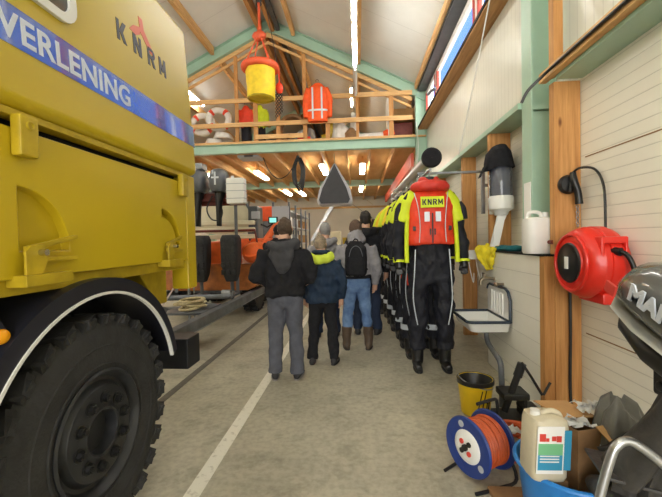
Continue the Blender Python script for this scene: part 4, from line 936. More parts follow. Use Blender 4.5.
# tub with contents
tx,ty=1.085,2.0
tb_=thing('tub','round blue plastic tub standing on the floor below the hose reel','tub',(tx,ty,0))
part('shell',lathe(nb(),[(.001,.0),(.20,.0),(.21,.012),(.25,.345),(.265,.35),(.27,.365),(.255,.37),(.24,.35),(.20,.03),(.001,.028)],(tx,ty,.002),(0,0,1),48),'tub',tb_)
part('rim',torus(nb(),(tx,ty,.36),.262,.012,(0,0,1),56,8),'tub',tb_)
qx,qy,qz=.905,1.92,.355
jg=thing('canister','milky plastic canister with a coloured label standing in the blue tub','canister',(qx,qy,qz))
tilt=Matrix.Translation((qx,qy,qz))@Matrix.Rotation(.05,4,'Y')@Matrix.Rotation(.1,4,'Z')@Matrix.Diagonal((.86,1,.92,1))
b=can(nb(),0,0,0,.205,.16,.38,5); part('body',tf(b,tilt),'tubplastic',jg)
part('handle',tf(tube(nb(),[(-.02,0,.31),(-.01,0,.335),(.04,0,.345),(.085,0,.325),(.09,0,.29)],.014,10,5),tilt),'tubplastic',jg)
part('cap',tf(cyl(nb(),(-.06,0,.315),(-.06,0,.35),.026),tilt),'whitepl',jg)
lbl=part('label',tf(bx(nb(),-.096,.058,-.0835,-.0795,.05,.30),tilt),'paper',jg)
part('label_field',tf(bx(nb(),-.09,.049,-.0850,-.0836,.07,.15),tilt),'labelblue',lbl); part('label_field',tf(bx(nb(),-.09,.049,-.0850,-.0836,.151,.21),tilt),'labelgreen',lbl)
b=nb()
for x0,x1,z0,z1 in ((-.085,-.05,.222,.262),(-.048,-.03,.222,.24),(-.015,.01,.225,.25),(.012,.04,.22,.252)): bx(b,x0,x1,-.0850,-.0836,z0,z1)
part('red_print',tf(b,tilt),'labelred',lbl)
b=nb()
for z in (.115,.13,.145): bx(b,-.08,.03,-.0862,-.0851,z-.003,z+.003)
part('print_lines',tf(b,tilt),'paper',lbl)
part('side_label',tf(bx(nb(),.056,.098,-.0835,-.0795,.07,.28),tilt),'labelblue',jg)
single('carton',bx(nb(),.93,1.0,1.86,2.1,.032,.35),'carddark','brown carton packed inside the blue tub under the canister','carton',.004)
cbx_=thing('cardboard_box','open brown cardboard box standing in the tub behind the canister','box',(1.17,2.1,.2))
rotb=Matrix.Translation((1.14,2.05,0))@Matrix.Rotation(.25,4,'Z')
b=nb(); bx(b,-.11,.11,-.13,-.124,.2,.58); bx(b,-.11,.11,.124,.13,.2,.58); bx(b,-.11,-.104,-.124,.124,.2,.58); bx(b,.104,.11,-.124,.124,.2,.58); bx(b,-.104,.104,-.124,.124,.2,.206)
part('carton',tf(b,rotb),'carddark',cbx_)
part('lid_flap',tf(box(nb(),(-.02,.06,.60),(.21,.2,.006),Matrix.Rotation(.1,3,'Y')),rotb),'card',cbx_); part('lid_flap',tf(box(nb(),(.09,-.19,.565),(.2,.13,.006),Matrix.Rotation(.45,3,'X')),rotb),'card',cbx_)
part('tape',tf(bx(nb(),.015,.04,-.134,-.1302,.32,.5),rotb),'reflect',cbx_)
for i,(x,y,z,s) in enumerate(((1.10,1.97,.60,.06),(1.21,2.07,.635,.05),(1.29,2.1,.63,.045))):
    b=crumple((x,y,z-.005),s*2.2,3.3*i); single('paper_scrap',b,'paper',('crumpled white paper on the near edge of the cardboard box','crumpled white paper in the middle of the box flap','small white paper scrap at the right end of the box flap')[i],'paper',loc=(x,y,z-.02))
b=crumple((1.04,2.62,.215),.1,17.); single('paper_scrap',b,'paper','white paper scrap lying on the heap of orange cable','paper',loc=(1.04,2.62,.19))
b=nb(); tube(b,[(1.13,1.85,.50),(1.2,1.82,.54),(1.28,1.84,.56),(1.33,1.9,.53)],[.035,.05,.06,.04],12,5); tube(b,[(1.27,1.82,.44),(1.3,1.83,.52),(1.33,1.87,.6)],[.05,.05,.03],12,4); sphere(b,(1.24,1.86,.43),(.08,.09,.07))
single('rubber_gloves',fabric(b,31,.02,.01),'blackpl','glossy black rubber gloves stuffed in the right side of the blue tub','gloves',loc=(1.23,1.87,.4))
# ---------------- outboard on trolley
om=thing('outboard_motor','graphite outboard motor leaning on a metal trolley beside the right wall','outboard motor',(1.25,1.5,.5))
TL=math.radians(22)
mot=Matrix.Translation((1.19,1.47,1.225))@Matrix.Rotation(TL,4,'X')
def cw(y,z0,z1,w): return [V((sx*w*(1-.35*(1-abs(cz_))*0),y,z)) for sx,z,cz_ in ()]
def sec(y,zb,zt,w,k=20):
    o=[]
    for i in range(k):
        a=2*PI*i/k; ca,sa=math.cos(a),math.sin(a); p=3.0
        x=w*math.copysign(abs(ca)**(2/p),ca); h=(zt-zb)/2; z=(zt+zb)/2+h*math.copysign(abs(sa)**(2/p),sa)
        if z>0: x*=1-.30*(z/max(zt,.01))**2
        o.append(V((x,y,z)))
    return o
b=nb(); loft(b,[sec(.235,.0,.05,.05),sec(.215,-.02,.10,.10),sec(.16,-.035,.165,.135),sec(.05,-.04,.215,.155),sec(-.12,-.04,.235,.16),sec(-.26,-.03,.22,.15),sec(-.34,-.01,.17,.11),sec(-.37,.03,.1,.05)])
part('cowl',tf(b,mot),'motorgrey',om)
b=nb(); loft(b,[[V(v) for v in r] for r in ([ (p.x*1.03,p.y,p.z) for p in sec(.238,-.035,-.017,.07)],[(p.x*1.03,p.y,p.z) for p in sec(.16,-.052,-.033,.137)],[(p.x*1.03,p.y,p.z) for p in sec(0,-.056,-.036,.158)],[(p.x*1.03,p.y,p.z) for p in sec(-.26,-.048,-.028,.15)],[(p.x*1.02,p.y,p.z) for p in sec(-.36,-.04,-.01,.07)])]); part('cowl_band',tf(b,mot),'bandsilver',om,label='silver band around the cowl')
b=nb(); loft(b,[sec(.21,-.10,-.05,.06),sec(.12,-.14,-.06,.12),sec(-.05,-.17,-.06,.14),sec(-.26,-.16,-.06,.12),sec(-.33,-.1,-.05,.06)]); part('lower_cowl',tf(b,mot),'blackpl',om)
b=text_bm('MAR',.088,basis((0,0,0),(0,-1,0),(0,0,1),(-1,0,0)),.003,.004,1.05,1.1); part('cowl_lettering',tf(tf(b,Matrix.Translation((-.166,.055,.065))@Matrix.Rotation(-.0,4,'Y')),mot),'silver',om,label='pale capital letters')
b=nb(); bx(b,-.160,-.150,.135,.195,.02,.065); part('badge',tf(b,mot),'labelred',om,label='red badge near the nose')
part('clamp_bracket',(lambda b:(bx(b,1.13,1.27,1.38,1.52,.93,1.06),tube(b,[(1.2,1.42,.95),(1.24,1.35,.86),(1.26,1.36,.8)],.03,8,3),cyl(b,(1.12,1.48,.97),(1.2,1.48,.97),.02),b)[3])(nb()),'blackpl',om,.012)
b=nb(); loft(b,[ell((1.22,1.47,.95),.05,.06,16),ell((1.19,1.52,.82),.05,.075,16),ell((1.15,1.6,.66),.055,.10,16),ell((1.10,1.68,.50),.05,.12,16)]); part('shaft_leg',b,'film',om)
b=nb(); loft(b,[[V((1.0,1.60,.53)),V((1.2,1.55,.50)),V((1.24,1.80,.50)),V((1.05,1.82,.53))],[V((1.0,1.60,.545)),V((1.2,1.55,.515)),V((1.24,1.80,.515)),V((1.05,1.82,.545))]]); part('plate',b,'film',om,.004)
b=nb(); tube(b,[(1.10,1.85,.36),(1.1,1.75,.38),(1.1,1.58,.36),(1.1,1.48,.34)],[.03,.06,.065,.03],14,4); prism(b,[(1.60,.34),(1.74,.34),(1.66,.18)],.012,(1.095,0,0),V((0,1,0)),V((0,0,1)),V((1,0,0))); part('gear_case',b,'film',om)
fl=drape([(1.24,1.53,.90),(1.235,1.56,.80),(1.23,1.6,.70),(1.22,1.65,.60),(1.21,1.69,.50),(1.21,1.70,.40)],[.05,.06,.075,.09,.105,.115],6,.18,64,.6)
single('plastic_cover',fl,'film','dark plastic sheet hanging in folds around the leg of the outboard','cover',loc=(1.2,1.6,.42))
fl=drape([(1.30,1.97,.71),(1.30,1.96,.675),(1.30,1.95,.60),(1.30,1.94,.50),(1.30,1.93,.38)],[.03,.075,.10,.115,.12],5,.2,60,2.)
single('plastic_bag',fl,'filmgrey','slumped grey plastic bag standing between cardboard box and outboard','bag',loc=(1.28,1.95,.42))
tc_=thing('motor_trolley','bent aluminium tube trolley holding the outboard motor','trolley',(1.25,1.5,0))
part('handle',tube(nb(),[(.84,1.43,.02),(.865,1.44,.40),(.893,1.45,.56),(.932,1.45,.71),(.955,1.45,.757),(.994,1.45,.775),(1.04,1.44,.752),(1.115,1.42,.687),(1.25,1.36,.55),(1.36,1.30,.4),(1.38,1.30,.25),(1.38,1.30,.02)],.0165,12,5),'alu',tc_)
part('cross_tube',cyl(nb(),(.855,1.435,.2),(1.38,1.3,.2),.013),'alu',tc_); part('upright',tube(nb(),[(1.3,1.32,.2),(1.32,1.45,.6),(1.34,1.47,.93),(1.28,1.47,1.0)],.02,10,3),'alu',tc_)
part('rear_leg',tube(nb(),[(1.38,1.3,.25),(1.62,1.8,.02)],.015,10),'alu',tc_); part('rear_leg',tube(nb(),[(1.32,1.45,.6),(1.5,1.85,.02)],.015,10),'alu',tc_)
single('carton',bx(nb(),1.27,1.42,1.52,1.66,.62,.80),'card','small cardboard carton tucked behind the leg of the outboard','carton',.004)
# ================================================================ PEOPLE
def person(label,x,y,h,rot,cfg):
    s=h/1.78; t=thing('person',label,'person',(x,y,0),rot,None); sd=int(abs(x*13+y*7)*3)
    sp=cfg.get('stance',.1); elb=cfg.get('elbow',.30); wide=cfg.get('wide',1.0); hd=cfg.get('head',(0,.02,0))
    def fin(b): return tf(b,Matrix.Translation((x,y,0))@Matrix.Rotation(rot,4,'Z')@Matrix.Scale(s,4))
    # --- body
    b=nb(); R=lambda z,w,d,oy=0: ell((0,oy,z),w/2,d/2,20,2.3)
    loft(b,[R(.82,.2,.16),R(.9,.34,.22),R(1.0,.34,.22),R(1.12,.29,.2),R(1.28,.35,.22),R(1.4,.38,.2),R(1.46,.28,.16),R(1.5,.13,.13),R(1.6,.115,.12,.01)])
    hc=V((hd[0],.025+hd[1],1.665))
    loft(b,[ell(hc+V((0,.02,-.125)),.035,.045,18),ell(hc+V((0,.012,-.095)),.058,.075,18),ell(hc+V((0,.0,-.03)),.072,.092,18),ell(hc+V((0,-.006,.03)),.077,.098,18),ell(hc+V((0,-.008,.08)),.062,.08,18),ell(hc+V((0,-.008,.108)),.03,.04,18)])
    tube(b,[hc+V((0,.09,.02)),hc+V((0,.115,-.025)),hc+V((0,.095,-.035))],[.01,.016,.012],8)         # nose
    for q in (-1,1):
        sphere(b,hc+V((q*.078,-.005,-.005)),(.012,.022,.033),10,8)                                   # ear
        tube(b,[hc+V((q*.012,.092,.028)),hc+V((q*.045,.085,.03))],.008,6)                            # brow
    tube(b,[hc+V((-.025,.083,-.066)),hc+V((0,.09,-.064)),hc+V((.025,.083,-.066))],.007,6)            # lips
    L=cfg.get('legs') or [[(-.09,0,.9),(-.09-sp*.3,.02,.5),(-.09-sp*.5,-.01,.07)],[(.09,0,.9),(.09+sp*.3,.02,.5),(.09+sp*.5,-.01,.07)]]
    for q in L: tube(b,q,[.085,.058,.04],14,5)
    A=[]
    for q in (-1,1):
        if cfg.get('arms')=='down': a=[(q*.19,-.01,1.42),(q*elb,-.03,1.14),(q*(elb-.02),.06,.9)]
        else: a=[(q*.19,-.01,1.42),(q*elb,-.06,1.15),(q*.17,.13,1.02)]
        A.append(a); tube(b,a,[.055,.042,.03],12,5)
    b=fuse(b,.012,3)
    for q,a in zip((-1,1),A):                                                                       # hands
        w=V(a[2]); d=(V(a[2])-V(a[1])).normalized(); ac=V((-q,0,0)); ac=(ac-d*ac.dot(d)).normalized(); nn=d.cross(ac)
        pc=[]; tube(b,[w-d*.03,w+d*.03,w+d*.09],[.027,.036,.034],10,3)
        for k,(o,ln) in enumerate(((-.027,.062),(-.009,.075),(.009,.07),(.026,.052))):
            p=w+d*.085+nn*o; tube(b,[p,p+d*ln*.5+ac*.01,p+d*ln*.8+ac*.03],[.0095,.0085,.007],8,3)
        p=w+d*.03-nn*.03; tube(b,[p,p-nn*.025+d*.03,p-nn*.02+d*.06+ac*.012],[.012,.0105,.008],8,3)
    body=part('body',fin(b),'skin',t)
    for q in (-1,1): part('eye',fin(sphere(nb(),hc+V((q*.03,.088,.005)),.011,10,8)),'inkblack',t)
    # --- trousers and shoes
    b=nb(); hb_=cfg.get('hem',.05); loft(b,[R(.80,.22,.18),R(.88,.39,.26),R(.98,.38,.255),R(1.06,.35,.24)])
    wd=cfg.get('legw',1.0)
    for q in L:
        f=(q[1][2]-hb_)/max(q[1][2]-q[2][2],.01); an=V(q[1]).lerp(V(q[2]),min(1,f))
        tube(b,[q[0],V(q[0]).lerp(V(q[1]),.5),q[1],an],[.105*wd,.092*wd,.077*wd,.07*wd if hb_<.2 else .066],16,5)
    part('trousers',fin(fuse(b,.013,2,.016,(6,6,9),sd)),cfg['trousers'],t)
    for q in L:
        a=V(q[2]); out=.12 if a.x>0 else -.12; fd=V((out*1.2,1,0)).normalized(); sdv=V((fd.y,-fd.x,0))
        b=nb(); rr_=lambda dist,w,zt,zb:[a+fd*dist+sdv*(w*math.cos(2*PI*i/14))+V((0,0,-a.z+zb+(zt-zb)*(.5+.5*math.sin(2*PI*i/14)))) for i in range(14)]
        loft(b,[rr_(-.07,.02,.07,.02),rr_(-.06,.036,.10,.008),rr_(0,.042,.11,.008),rr_(.09,.047,.075,.008),rr_(.16,.045,.055,.008),rr_(.195,.025,.035,.012)])
        if cfg.get('boots'):
            tube(b,[a+V((0,0,-.02)),a+V((0,0,.08)),a+V((0,0,.25))],[.055,.06,.075],16,4); b=fuse(b,.01,2,.008,(9,9,9),sd)
        so=part('boot' if cfg.get('boots') else 'shoe',fin(b),'boot' if cfg.get('boots') else 'shoe',t)
        b=nb(); loft(b,[rr_(-.072,.03,.014,0),rr_(0,.045,.014,0),rr_(.1,.05,.014,0),rr_(.19,.035,.014,0)]); part('sole',fin(b),'shoe' if cfg.get('boots') else cfg.get('sole','shoe'),so)
    # --- jacket
    hm=cfg.get('jhem',.92); b=nb(); w=wide
    loft(b,[R(hm,.43*w,.30),R(hm+.05,.45*w,.31),R((hm+1.3)/2,.44*w,.30),R(1.28,.46*w,.31),R(1.39,.46*w,.28),R(1.46,.34*w,.22),R(1.505,.2,.18),R(1.545,.17,.17)])
    for a in A: tube(b,[V(a[0])+V((0,0,-.0)),V(a[0]).lerp(V(a[1]),.5),a[1],V(a[1]).lerp(V(a[2]),.5),V(a[1]).lerp(V(a[2]),.93)],[.088,.085,.078,.066,.052],14,4)
    jk_=part('jacket',fin(fuse(b,.014,3,.024,(6,6,10),sd+5)),cfg['jacket'],t)
    if cfg.get('hemband'): part('waistband',fin(loft(nb(),[R(hm-.04,.40*w,.28),R(hm+.012,.41*w,.285)])),cfg['hemband'],jk_)
    # --- hood
    hk=cfg.get('hood')
    if hk:
        b=nb(); 
        if hk=='up': 
            loft(b,[ell((0,-.03,1.49),.12,.11,18),ell((hd[0],-.03+hd[1],1.54),.118,.115,18),ell((hd[0],-.025+hd[1],1.60),.105,.11,18),ell((hd[0],-.03+hd[1],1.66),.07,.07,18)])
        else:
            tube(b,[(-.12,.05,1.50),(-.135,-.06,1.50),(-.07,-.125,1.475),(0,-.145,1.46),(.07,-.125,1.475),(.135,-.06,1.50),(.12,.05,1.50)],[.045,.055,.062,.066,.062,.055,.045],14,4)
            if hk=='long': loft(b,[ell((0,-.15,1.18),.03,.02,16),ell((0,-.165,1.26),.09,.035,16),ell((0,-.155,1.36),.14,.05,16),ell((0,-.13,1.46),.13,.05,16)])
        part('hood',fin(fuse(b,.012,3,.022,(9,9,9),sd+2)),cfg.get('hoodm',cfg['jacket']),jk_)
        if cfg.get('collar_band'): 
            part('collar',fin(tube(nb(),[(-.09,.05,1.545),(-.10,-.04,1.56),(0,-.095,1.565),(.10,-.04,1.56),(.09,.05,1.545)],.03,10,4)),cfg['collar_band'],jk_)
    # --- hair or hat
    def shell(sc,zc,face,seed,amp):
        b=nb(); c=hc+V((0,-.01,.012)); sphere(b,c,(.083*sc,.108*sc,.118*sc),24,18)
        for v in b.verts: v.co+=(v.co-c).normalized()*(amp*noise.noise(v.co*26+V((seed,0,0))))
        dl=[v for v in b.verts if v.co.z<c.z+zc or (v.co.y>c.y+.045 and v.co.z<c.z+face)]
        bmesh.ops.delete(b,geom=dl,context='VERTS'); 
        g=bmesh.ops.solidify(b,geom=b.faces[:],thickness=.008); return b
    if cfg.get('hair'): part('hair',fin(shell(1.02,cfg.get('hairlow',-.095),.05,sd,.02)),cfg['hair'],t)
    if cfg.get('hat'):
        ht=part('hat',fin(shell(1.1,cfg.get('hatlow',.0),.035,sd,.004)),cfg['hat'],t)
        if cfg.get('visor'): part('visor',fin(loft(nb(),[ell(hc+V((0,.15,.045)),.07,.075,16),ell(hc+V((0,.15,.055)),.068,.073,16)])),cfg['hat'],ht)
    return t,fin
def backpack(fin,label,z0,z1,w,x,y,m_='black_cloth',cz=None):
    t=thing('backpack',label,'backpack',(x,y,1.0)); b=nb(); oy=-.2
    loft(b,[ell((0,oy,z0),w*.42,.05,20,3),ell((0,oy-.01,z0+.05),w*.5,.075,20,3),ell((0,oy-.01,(z0+z1)/2),w*.5,.08,20,3),ell((0,oy,z1-.08),w*.45,.065,20,3),ell((0,oy+.01,z1),w*.25,.04,20,3)])
    part('bag',fin(fuse(b,.012,2,.012,(8,8,8),3)),m_,t)
    part('front_pocket',fin(loft(nb(),[ell((0,oy-.08,z0+.03),w*.36,.03,18,3),ell((0,oy-.085,z0+.16),w*.38,.035,18,3),ell((0,oy-.08,z0+.24),w*.30,.02,18,3)])),m_,t)
    for q in (-1,1): part('strap',fin(tube(nb(),[(q*w*.3,oy+.03,z1-.05),(q*.12,-.09,1.48),(q*.135,.05,1.49),(q*.16,.15,1.36),(q*.17,.14,1.2),(q*.17,.02,1.13),(q*w*.42,oy+.02,z0+.08)],.018,8,4)),m_,t)
    part('zip',fin(tube(nb(),[(-w*.3,oy-.085,z1-.2),(-w*.2,oy-.075,z1-.1),(0,oy-.068,z1-.06),(w*.2,oy-.075,z1-.1),(w*.3,oy-.085,z1-.2)],.004,5,4)),'greysteel',t)
    part('grab_loop',fin(torus(nb(),(0,oy+.01,z1),.03,.008,(0,1,0),14,6,0,PI)),m_,t)
    return t
p,f=person('person in black hooded jacket and slate trousers standing left with their back turned',-.83,4.12,1.80,.06,dict(stance=.07,elbow=.30,wide=1.04,jacket='black_cloth',trousers='grey_trousers',hair='hair_brown',hood='long',hoodm='hoodgrey',sole='sole',jhem=.93,legw=1.08,head=(.01,.05,0)))
p,f=person('person in navy jacket with lime hood lining and black trousers seen from behind',-.46,4.62,1.60,-.05,dict(stance=.13,elbow=.28,wide=1.02,jacket='navy_cloth',trousers='black_cloth',hair='hair_blond',hood='down',hoodm='lime',collar_band='navy_cloth',jhem=.86,arms='down',head=(-.015,.04,0)))
p,f=person('person in grey hooded sweater, light blue jeans and brown boots with a backpack',-.03,5.25,1.81,0,dict(stance=.12,elbow=.28,jacket='grey_cloth',trousers='jeans',hat='beanie',hair='hair_brown',hood='up',boots=True,hem=.3,jhem=1.03,hemband='black_cloth',hatlow=-.03,arms='down'))
backpack(f,'black backpack worn over the grey hooded sweater',1.04,1.50,.30,-.03,5.05)
p,f=person('person in pale grey cap and grey jacket half hidden behind the navy jacket',-.52,5.95,1.82,.1,dict(jacket='grey_cloth',trousers='darkjeans',hat='hair_grey',hair='hair_grey',visor=True,hood='down',jhem=.95))
p,f=person('tall dark haired person in black jacket and dark jeans beyond the grey sweater',.13,6.1,2.0,-.12,dict(jacket='black_cloth',trousers='darkjeans',hair='hair_dark',hood='down',jhem=.9,wide=1.08,arms='down'))
p,f=person('person in black coat standing farthest right between the group and the hanging suits',.34,7.8,1.95,-.2,dict(jacket='black_cloth',trousers='suit',hair='hair_dark',hood='down',jhem=.8,arms='down'))
p,f=person('person in dark coat and dark hat partly hidden left of the black hooded jacket',-1.60,7.4,1.86,.25,dict(jacket='black_cloth',trousers='darkjeans',hat='suit',hair='hair_dark',jhem=.85))
# ================================================================ SURVIVAL SUITS ON THE RAIL
RX=.84
rail=thing('suit_rail','long grey tube with black end disc carrying the row of survival suits','rail',(RX,6,2.4))
part('tube',cyl(nb(),(RX+.05,4.5,2.50),(RX-.02,8.2,2.48),.085,n=28),'alu',rail)
part('end_disc',lathe(nb(),[(.001,-.03),(.10,-.03),(.118,-.01),(.118,.03),(.09,.035)],(RX+.05,4.5,2.50),(0,1,0),32),'black_cloth',rail)
part('hook_rail',cyl(nb(),(RX,4.35,2.335),(RX,8.2,2.335),.016,n=12),'steel',rail)
for y in (5.0,7.6):
    br=part('bracket',(lambda b:(bx(b,RX-.04,1.66,y-.025,y+.025,2.385,2.412),bx(b,1.62,1.66,y-.025,y+.025,1.85,2.384),bx(b,RX-.02,RX+.02,y-.02,y+.02,2.345,2.384),bx(b,1.661,1.868,y-.02,y+.02,2.2,2.24),b)[4])(nb()),'steel',rail,.003)
def suit(y,i,front):
    lab='black survival suit with red lifejacket hanging nearest at the end of the rail' if front else \
        'black survival suit with lime shoulders hanging %s'%(['directly behind the one with the red lifejacket','second behind the one with the red lifejacket','third behind the one with the red lifejacket','fourth behind the red lifejacket','fifth behind the red lifejacket','last on the rail at the far end'][i-1])
    t=thing('survival_suit',lab,'survival suit',(RX,y,.02),0,'survival suits on the rail'); ox=RX+.0+random.uniform(-.015,.015)-(.0 if front else .02*i)
    sd=i*11; k=.99 if front else random.uniform(.97,1.0)
    c=lambda z,w,d,dx=0,dy=0: ell((ox+dx,y+dy,z),w/2,d/2,22,2.4)
    b=nb(); loft(b,[c(1.02,.30,.2),c(1.14,.50,.25),c(1.3,.48,.25),c(1.5,.46,.23),c(1.8,.50,.24),c(2.04,.48,.2),c(2.12,.30,.16),c(2.18,.17,.13)])
    for q in (-1,1):
        tube(b,[(ox+q*.13,y,1.12),(ox+q*.145,y,.8),(ox+q*.16,y+.01,.5),(ox+q*.16,y+.02,.24)],[.125,.115,.105,.10],16,5)
        tube(b,[(ox+q*.2,y,2.04),(ox+q*.30,y-.01,1.86),(ox+q*.35,y-.02,1.55),(ox+q*.37,y-.06,1.27)],[.08,.078,.078,.062],14,5)
    part('shell',fuse(b,.016,3,.03,(6,6,8),sd),'suit',t)
    for q in (-1,1):
        b=nb(); tube(b,[(ox+q*.16,y+.02,.27),(ox+q*.16,y+.02,.12),(ox+q*.165,y+.03,.06)],[.075,.07,.065],14,4); tube(b,[(ox+q*.165,y+.09,.055),(ox+q*.17,y-.0,.06),(ox+q*.17,y-.16,.05)],[.05,.055,.04],12,4)
        bt=part('boot',fuse(b,.012,2),'blackpl',t); part('sole',loft(nb(),[ell((ox+q*.168,y-.03,.001),.05,.15,18,2.6),ell((ox+q*.168,y-.03,.022),.05,.15,18,2.6)]),'rubber',bt)
        b=nb(); tube(b,[(ox+q*.17,y-.005,2.06),(ox+q*.24,y-.01,1.98),(ox+q*.295,y-.015,1.86),(ox+q*.322,y-.018,1.74)],[.085,.094,.096,.094],16,5); part('shoulder_panel',fuse(b,.014,2,.012,(7,7,7),sd+q),('hiviz','hiviz','hiviz','yellowbag','hiviz','yellowbag','hiviz')[i],t,label='shoulder panel')
        if front: part('shoulder_patch',tube(nb(),[(ox+q*.335,y-.05,1.96),(ox+q*.365,y-.055,1.88),(ox+q*.38,y-.055,1.76)],[.02,.042,.042],12,4),'suit',t,label='black patch on the shoulder')
        P=[(ox+q*.262,y-.055,1.9),(ox+q*.275,y-.09,1.7),(ox+q*.285,y-.105,1.45),(ox+q*.285,y-.125,1.27)]
        b=nb(); tube(b,P,[.028,.026,.026,.026],10,4); part('sleeve_stripe',b,'hiviz',t,label='lime stripe along the sleeve')
        part('cuff',lathe(nb(),[(.0665,0),(.0685,.0),(.0685,.03),(.0665,.03)],(ox+q*.37,y-.062,1.27),(0,.15,1),18),'hiviz',t)
        part('glove',fuse((lambda b:(tube(b,[(ox+q*.37,y-.06,1.29),(ox+q*.37,y-.07,1.2)],[.045,.05],10),[tube(b,[(ox+q*.37+.02*(j-1.5),y-.07,1.21),(ox+q*.37+.022*(j-1.5),y-.085,1.12+.008*abs(j-1.5))],[.014,.011],8) for j in range(4)],tube(b,[(ox+q*.33,y-.08,1.23),(ox+q*.31,y-.1,1.17)],[.015,.012],8),b)[3])(nb()),.007,2),'blackpl',t)
        b=nb(); tube(b,[(ox+q*.19,y-.135,1.42),(ox+q*.205,y-.145,1.15),(ox+q*.22,y-.125,.85),(ox+q*.175,y-.12,.55)],.0065,6,5); part('piping',b,'reflect',t,label='pale piping down the leg')
        if not front: part('leg_band',lathe(nb(),[(.115,0),(.118,0),(.118,.07),(.115,.07)],(ox+q*.16,y+.012,.36),(0,0,1),22),'reflect',t,label='reflective band round the shin')
    part('neck',loft(nb(),[c(2.15,.15,.12),c(2.22,.16,.13),c(2.26,.15,.12)]),'blackpl',t)
    part('hanger_hook',torus(nb(),(ox,y,2.325),.03,.006,(0,1,0),18,6,-.4,PI+.2),'chrome',t); part('hanger',tube(nb(),[(ox-.2,y,2.1),(ox-.08,y,2.2),(ox,y,2.27),(ox,y,2.3),(ox,y,2.27),(ox+.08,y,2.2),(ox+.2,y,2.1)],.012,8),'steel',t)
    if front:
        l=thing('lifejacket','red lifejacket with lime lettered patch worn over the nearest survival suit','lifejacket',(ox,y,1.5))
        b=nb(); d=.19
        loft(b,[c(1.475,.555,.33),c(1.50,.57,.345),c(1.62,.56,.345),c(1.85,.55,.335),c(1.98,.525,.30),c(2.06,.44,.24),c(2.12,.32,.19)])
        sh_=part('vest',fuse(b,.014,3,.014,(5,5,7),2),'jacketred',l)
        part('collar',fuse((lambda b:(tube(b,[(ox-.15,y+.06,2.12),(ox-.175,y-.04,2.135),(ox-.10,y-.125,2.145),(ox,y-.145,2.145),(ox+.10,y-.125,2.145),(ox+.175,y-.04,2.135),(ox+.15,y+.06,2.12)],[.05,.055,.062,.062,.062,.055,.05],14,4),loft(b,[c(2.1,.3,.16),c(2.2,.28,.15),c(2.26,.2,.1)]),b)[2])(nb()),.012,3,.012,(8,8,8),4),'collar',l)
        pt=part('name_patch',bx(nb(),ox-.125,ox+.125,y-.196,y-.188,1.895,2.015) if False else box(nb(),(ox,y-.178,1.955),(.26,.012,.125),Matrix.Rotation(-.09,3,'X')),'hiviz',l,.002,label='lime patch with black capital letters')
        tb2=nb()
        for q,chh in enumerate('KNRM'):
            l2=tf(letter(chh,.046 if chh!='M' else .052,.066,.0135),Matrix.Translation((-.112+.0585*q,0,0))); me_=bpy.data.meshes.new('t'); l2.to_mesh(me_); l2.free(); tb2.from_mesh(me_); bpy.data.meshes.remove(me_)
        mx=Matrix.Translation((ox,y-.1845,1.955))@Matrix.Rotation(-.09,4,'X')@basis((0,0,-.033),(1,0,0),(0,0,1),(0,-1,0))
        part('patch_lettering',tf(tb2,mx),'inkblack',pt)
        for q in (-1,1):
            part('reflective_patch',box(nb(),(ox+q*.062,y-.188,1.79),(.058,.012,.11),Matrix.Rotation(-.03,3,'X')),'reflect',l,.002)
            part('seam_piping',tube(nb(),[(ox+q*.19,y-.10,2.07),(ox+q*.16,y-.165,1.92),(ox+q*.14,y-.182,1.7),(ox+q*.15,y-.178,1.5)],.0055,6,4),'reflect',l)
            part('pocket_toggle',box(nb(),(ox+q*.20,y-.15,1.66),(.035,.02,.05)),'blackpl',l,.006)
            part('buckle',box(nb(),(ox+q*.025,y-.183,1.62),(.016,.016,.07)),'blackpl',l,.003)
        part('front_zip',box(nb(),(ox,y-.182,1.66),(.014,.016,.34)),'blackpl',l,.003)
    else:
        b=nb(); loft(b,[c(1.93,.43,.26),c(2.03,.43,.24),c(2.1,.32,.18),c(2.14,.2,.14)]); part('yoke',fuse(b,.015,2,.014,(7,7,7),sd),('suit','orange','hiviz')[i%3],t)
        if i in (1,2): part('leg_zip',tube(nb(),[(ox-.20,y-.13,1.1),(ox-.19,y-.12,.95)],.012,6),'jacketred',t)
for i,y in enumerate((4.45,4.95,5.42,5.9,6.4,6.95,7.5)): suit(y,i,i==0)
for (yy,label) in ((4.7,'black boots pair'),):
    pass
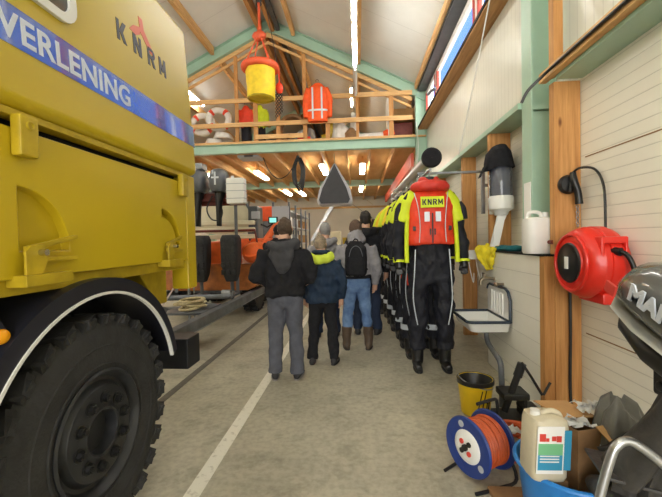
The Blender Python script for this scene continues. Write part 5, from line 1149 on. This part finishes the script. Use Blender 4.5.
# hanging strings along the right wall
b=nb(); tube(b,[(1.62,4.55,4.45),(1.605,5.2,3.65),(1.58,5.9,2.82)],.009,6,3); single('rope',b,'whitepl','thin pale rope slanting down from the window sill to the green wall rail','rope')
b=nb(); tube(b,[(1.56,9.8,4.55),(1.57,9.6,3.9),(1.45,9.2,3.0)],.008,6,3); single('blind_cord',b,'whitepl','thin pale cord hanging by the green column at the loft end','cord')
b=nb(); tube(b,[(1.575,8.3,4.66),(1.63,8.2,4.7),(1.7,8.1,4.72)],.03,8); single('window_latch',b,'greysteel','grey latch arm on the window sill board','latch')
# ================================================================ LIGHT
w=bpy.data.worlds.new('sky'); SC.world=w; w.use_nodes=True; nt=w.node_tree; bg=nt.nodes['Background']
tc=nt.nodes.new('ShaderNodeTexCoord'); sp=nt.nodes.new('ShaderNodeSeparateXYZ'); nt.links.new(tc.outputs['Generated'],sp.inputs[0])
r=nt.nodes.new('ShaderNodeValToRGB'); e=r.color_ramp.elements; e[0].position=.0; e[0].color=(.32,.32,.31,1); e[1].position=1; e[1].color=(.05,.16,.5,1)
for pos,col in ((.02,(.9,.93,1,1)),(.22,(.14,.45,1.7,1))): q=e.new(pos); q.color=col
nt.links.new(sp.outputs[2],r.inputs[0])
# bright cloud bank over the yard behind the open door, blue sky elsewhere
mr=nt.nodes.new('ShaderNodeMapRange'); mr.inputs['From Min'].default_value=-.1; mr.inputs['From Max'].default_value=-.5; nt.links.new(sp.outputs[1],mr.inputs[0])
mx=nt.nodes.new('ShaderNodeMix'); mx.data_type='RGBA'; nt.links.new(mr.outputs[0],mx.inputs[0]); nt.links.new(r.outputs[0],mx.inputs[6]); mx.inputs[7].default_value=(6.5,6.4,6.2,1)
nt.links.new(mx.outputs[2],bg.inputs[0]); bg.inputs[1].default_value=1.0
pl=bpy.data.lights.new('door_daylight','AREA'); pl.shape='RECTANGLE'; pl.size=7.2; pl.size_y=4.6; pl.energy=1; pl.cycles.is_portal=True
po=bpy.data.objects.new('door_daylight',pl); COL.objects.link(po); po.location=(-2.3,YF-.05,2.3); po.rotation_euler=(PI/2,0,0)
SC.view_settings.view_transform='Standard'; SC.view_settings.look='None'; SC.view_settings.exposure=0.5; SC.view_settings.gamma=1; SC.view_settings.use_curve_mapping=False
bpy.context.view_layer.update()
